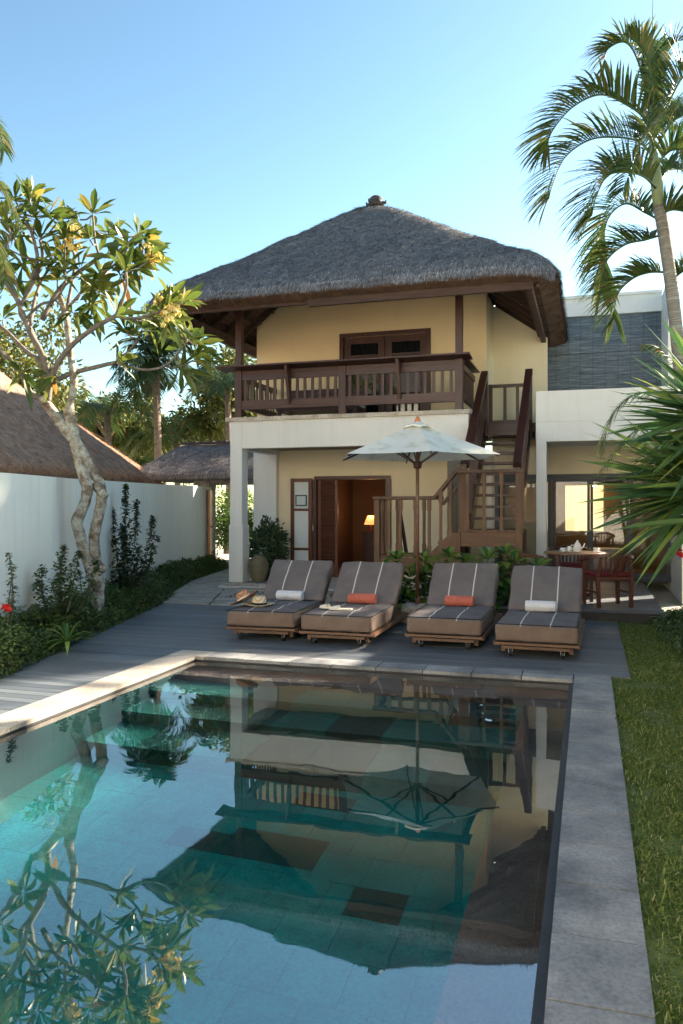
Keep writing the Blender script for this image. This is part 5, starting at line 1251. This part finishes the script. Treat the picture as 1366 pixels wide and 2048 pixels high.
tree('garden_tree', 'leafy tree with white blossom behind the gate roof', bp(215, 32), 0, (0, 0, 4.8, 3.0, 2.4, 1.7), 7000, .27, 'tree_leaf')
tree('garden_tree', 'low dark tree between the pavilion roof and the gate', bp(330, 34), 0, (0, 0, 4.3, 3.4, 2.4, 1.7), 7000, .27, 'small_leaf')
tree('garden_tree', 'tree seen through the porch posts beside the upper balcony', bp(475, 30), 0, (0, 0, 5.2, 2.2, 2.0, 2.4), 7500, .26, 'tree_leaf')
tree('garden_tree', 'broad dark tree furthest back behind the gate', bp(400, 40), 0, (0, 0, 4.2, 6.0, 2.6, 2.2), 8000, .3, 'small_leaf')
tree('gate_shrub', 'sunlit shrub seen through the gate opening beyond the path', bp(470, 22), 0, (0, 0, 1.1, 1.3, 1.0, 1.1), 4000, .12, 'bright_leaf', 'shrub', .05)
def palm(name, label, base, h, n, FL, mat, droop=1.0, L=.5, W=.035, tr_=.12, up=(.2, 1.0)):
    t = thing(name, label, 'palm tree', base); s = MB(); s.tube([(0, 0, -.05), (.08, 0, h * .5), (0, 0, h)], [tr_, tr_ * .8, tr_ * .7], 10, True, .12); s.build('trunk', 'rough_bark', t)
    for k in range(n):
        a = k * 2.4 + R.uniform(-.2, .2); el = up[0] + (up[1] - up[0]) * R.random(); d = Vector((math.cos(a) * math.cos(el), math.sin(a) * math.cos(el), math.sin(el))); F = FL * R.uniform(.8, 1.1); c0 = Vector((0, 0, h))
        pts = [c0, c0 + d * F * .35, c0 + d * F * .68 - Vector((0, 0, .12 * F * droop)), c0 + d * F * .9 - Vector((0, 0, .42 * F * droop))]
        m = MB(); frond(m, pts, 26, L, W, .5, .1); m.build('frond', mat, t)
    return t
R.seed(111)
palm('date_palm', 'tall palm with round tuft crown behind the gate roof', bp(312, 27), 6.5, 50, 1.6, 'dark_palm_leaf', .5, .60, .045, .16, (-.6, 1.5))
palm('coconut_palm', 'coconut palm with drooping yellow green fronds beyond the pavilion', bp(215, 28), 4.7, 18, 2.3, 'palm_leaf', 1.2, .7, .042, .15)
palm('coconut_palm', 'coconut palm drooping to the right behind the gate roof', bp(352, 30), 3.9, 18, 2.4, 'palm_leaf', 1.1, .7, .042, .15)
palm('dark_palm', 'dark blue green palm just left of the balcony', bp(455, 26), 5.3, 18, 1.8, 'dark_palm_leaf', .9, .6, .045, .13)
# palm whose frond tips enter at the left edge
lp = thing('edge_palm', 'palm whose fronds hang in at the upper left edge', 'palm tree', (0, 0, 0)); DL = 9.0
m_ = MB(); m_.tube([on(-190, 1300, DL), P(-180, 900, DL), P(-160, 480, DL)], [.12, .1, .08], 12); m_.build('trunk', 'palm_trunk', lp)
for pts in ([(-160, 470), (-110, 390), (-50, 350), (0, 370), (35, 440)], [(-160, 470), (-120, 300), (-60, 230), (-10, 240), (8, 300)], [(-160, 480), (-100, 440), (-40, 440), (0, 500), (12, 560)], [(-160, 460), (-200, 330), (-260, 320)], [(-160, 480), (-230, 470), (-290, 560)]):
    m_ = MB(); frond(m_, [P(x, y, DL + .1 * i) for i, (x, y) in enumerate(pts)], 40, .34, .028, .4, .1); m_.build('frond', 'palm_leaf', lp)

# unseen pale terrace and white villa, added behind the camera to bounce sunlight
g = MB(); g.box(-7.5, 1.74, -5.4, -1.81, -.055, -.002); struct('bounce_terrace', g, 'paver_pale')
ov = thing('bounce_villa', 'unseen white villa added behind the camera to bounce sunlight', 'house', (0, 0, 0))
m_ = MB(); m_.box(-18, 9, -12, -5.5, -.06, 6.6); m_.build('wall', 'plaster_white', ov)
m_ = MB(); m_.add([(-19, -13, 6.6), (10, -13, 6.6), (10, -5.0, 6.6), (-19, -5.0, 6.6), (-9, -9, 9.2), (0, -9, 9.2)], [(0, 1, 5, 4), (1, 2, 5), (2, 3, 4, 5), (3, 0, 4), (3, 2, 1, 0)]); m_.build('roof', 'thatch_base', ov)
for x in (-9, -3.4, 2.2):
    m_ = MB(); m_.box(x, x + 1.6, -5.49, -5.43, 0.02, 2.2); m_.build('door', 'wood_red', ov)
    m_ = MB(); m_.box(x, x + 1.6, -5.49, -5.43, 3.6, 5.2); m_.build('window', 'wood_red', ov)

R.seed(131); bush('sun_block_bush', 'unseen leafy bush added behind the villa to block sun near the gate', (-6.9, 19.3, 0), .9, .7, 1.2, 3500, .12, 'bright_leaf')  # out of view, added to keep sun streaks off the garden wall

R.seed(141); tree('added_shade_tree', 'unseen tall tree added behind the wing to shade the deck', (6.2, 20.2, 0), 0, (0, 0, 8.6, 2.9, 2.8, 3.0), 9000, .34, 'bush_leaf', trunk_r=.22, limbs=9)  # out of frame, added so its crown evens out the shade below
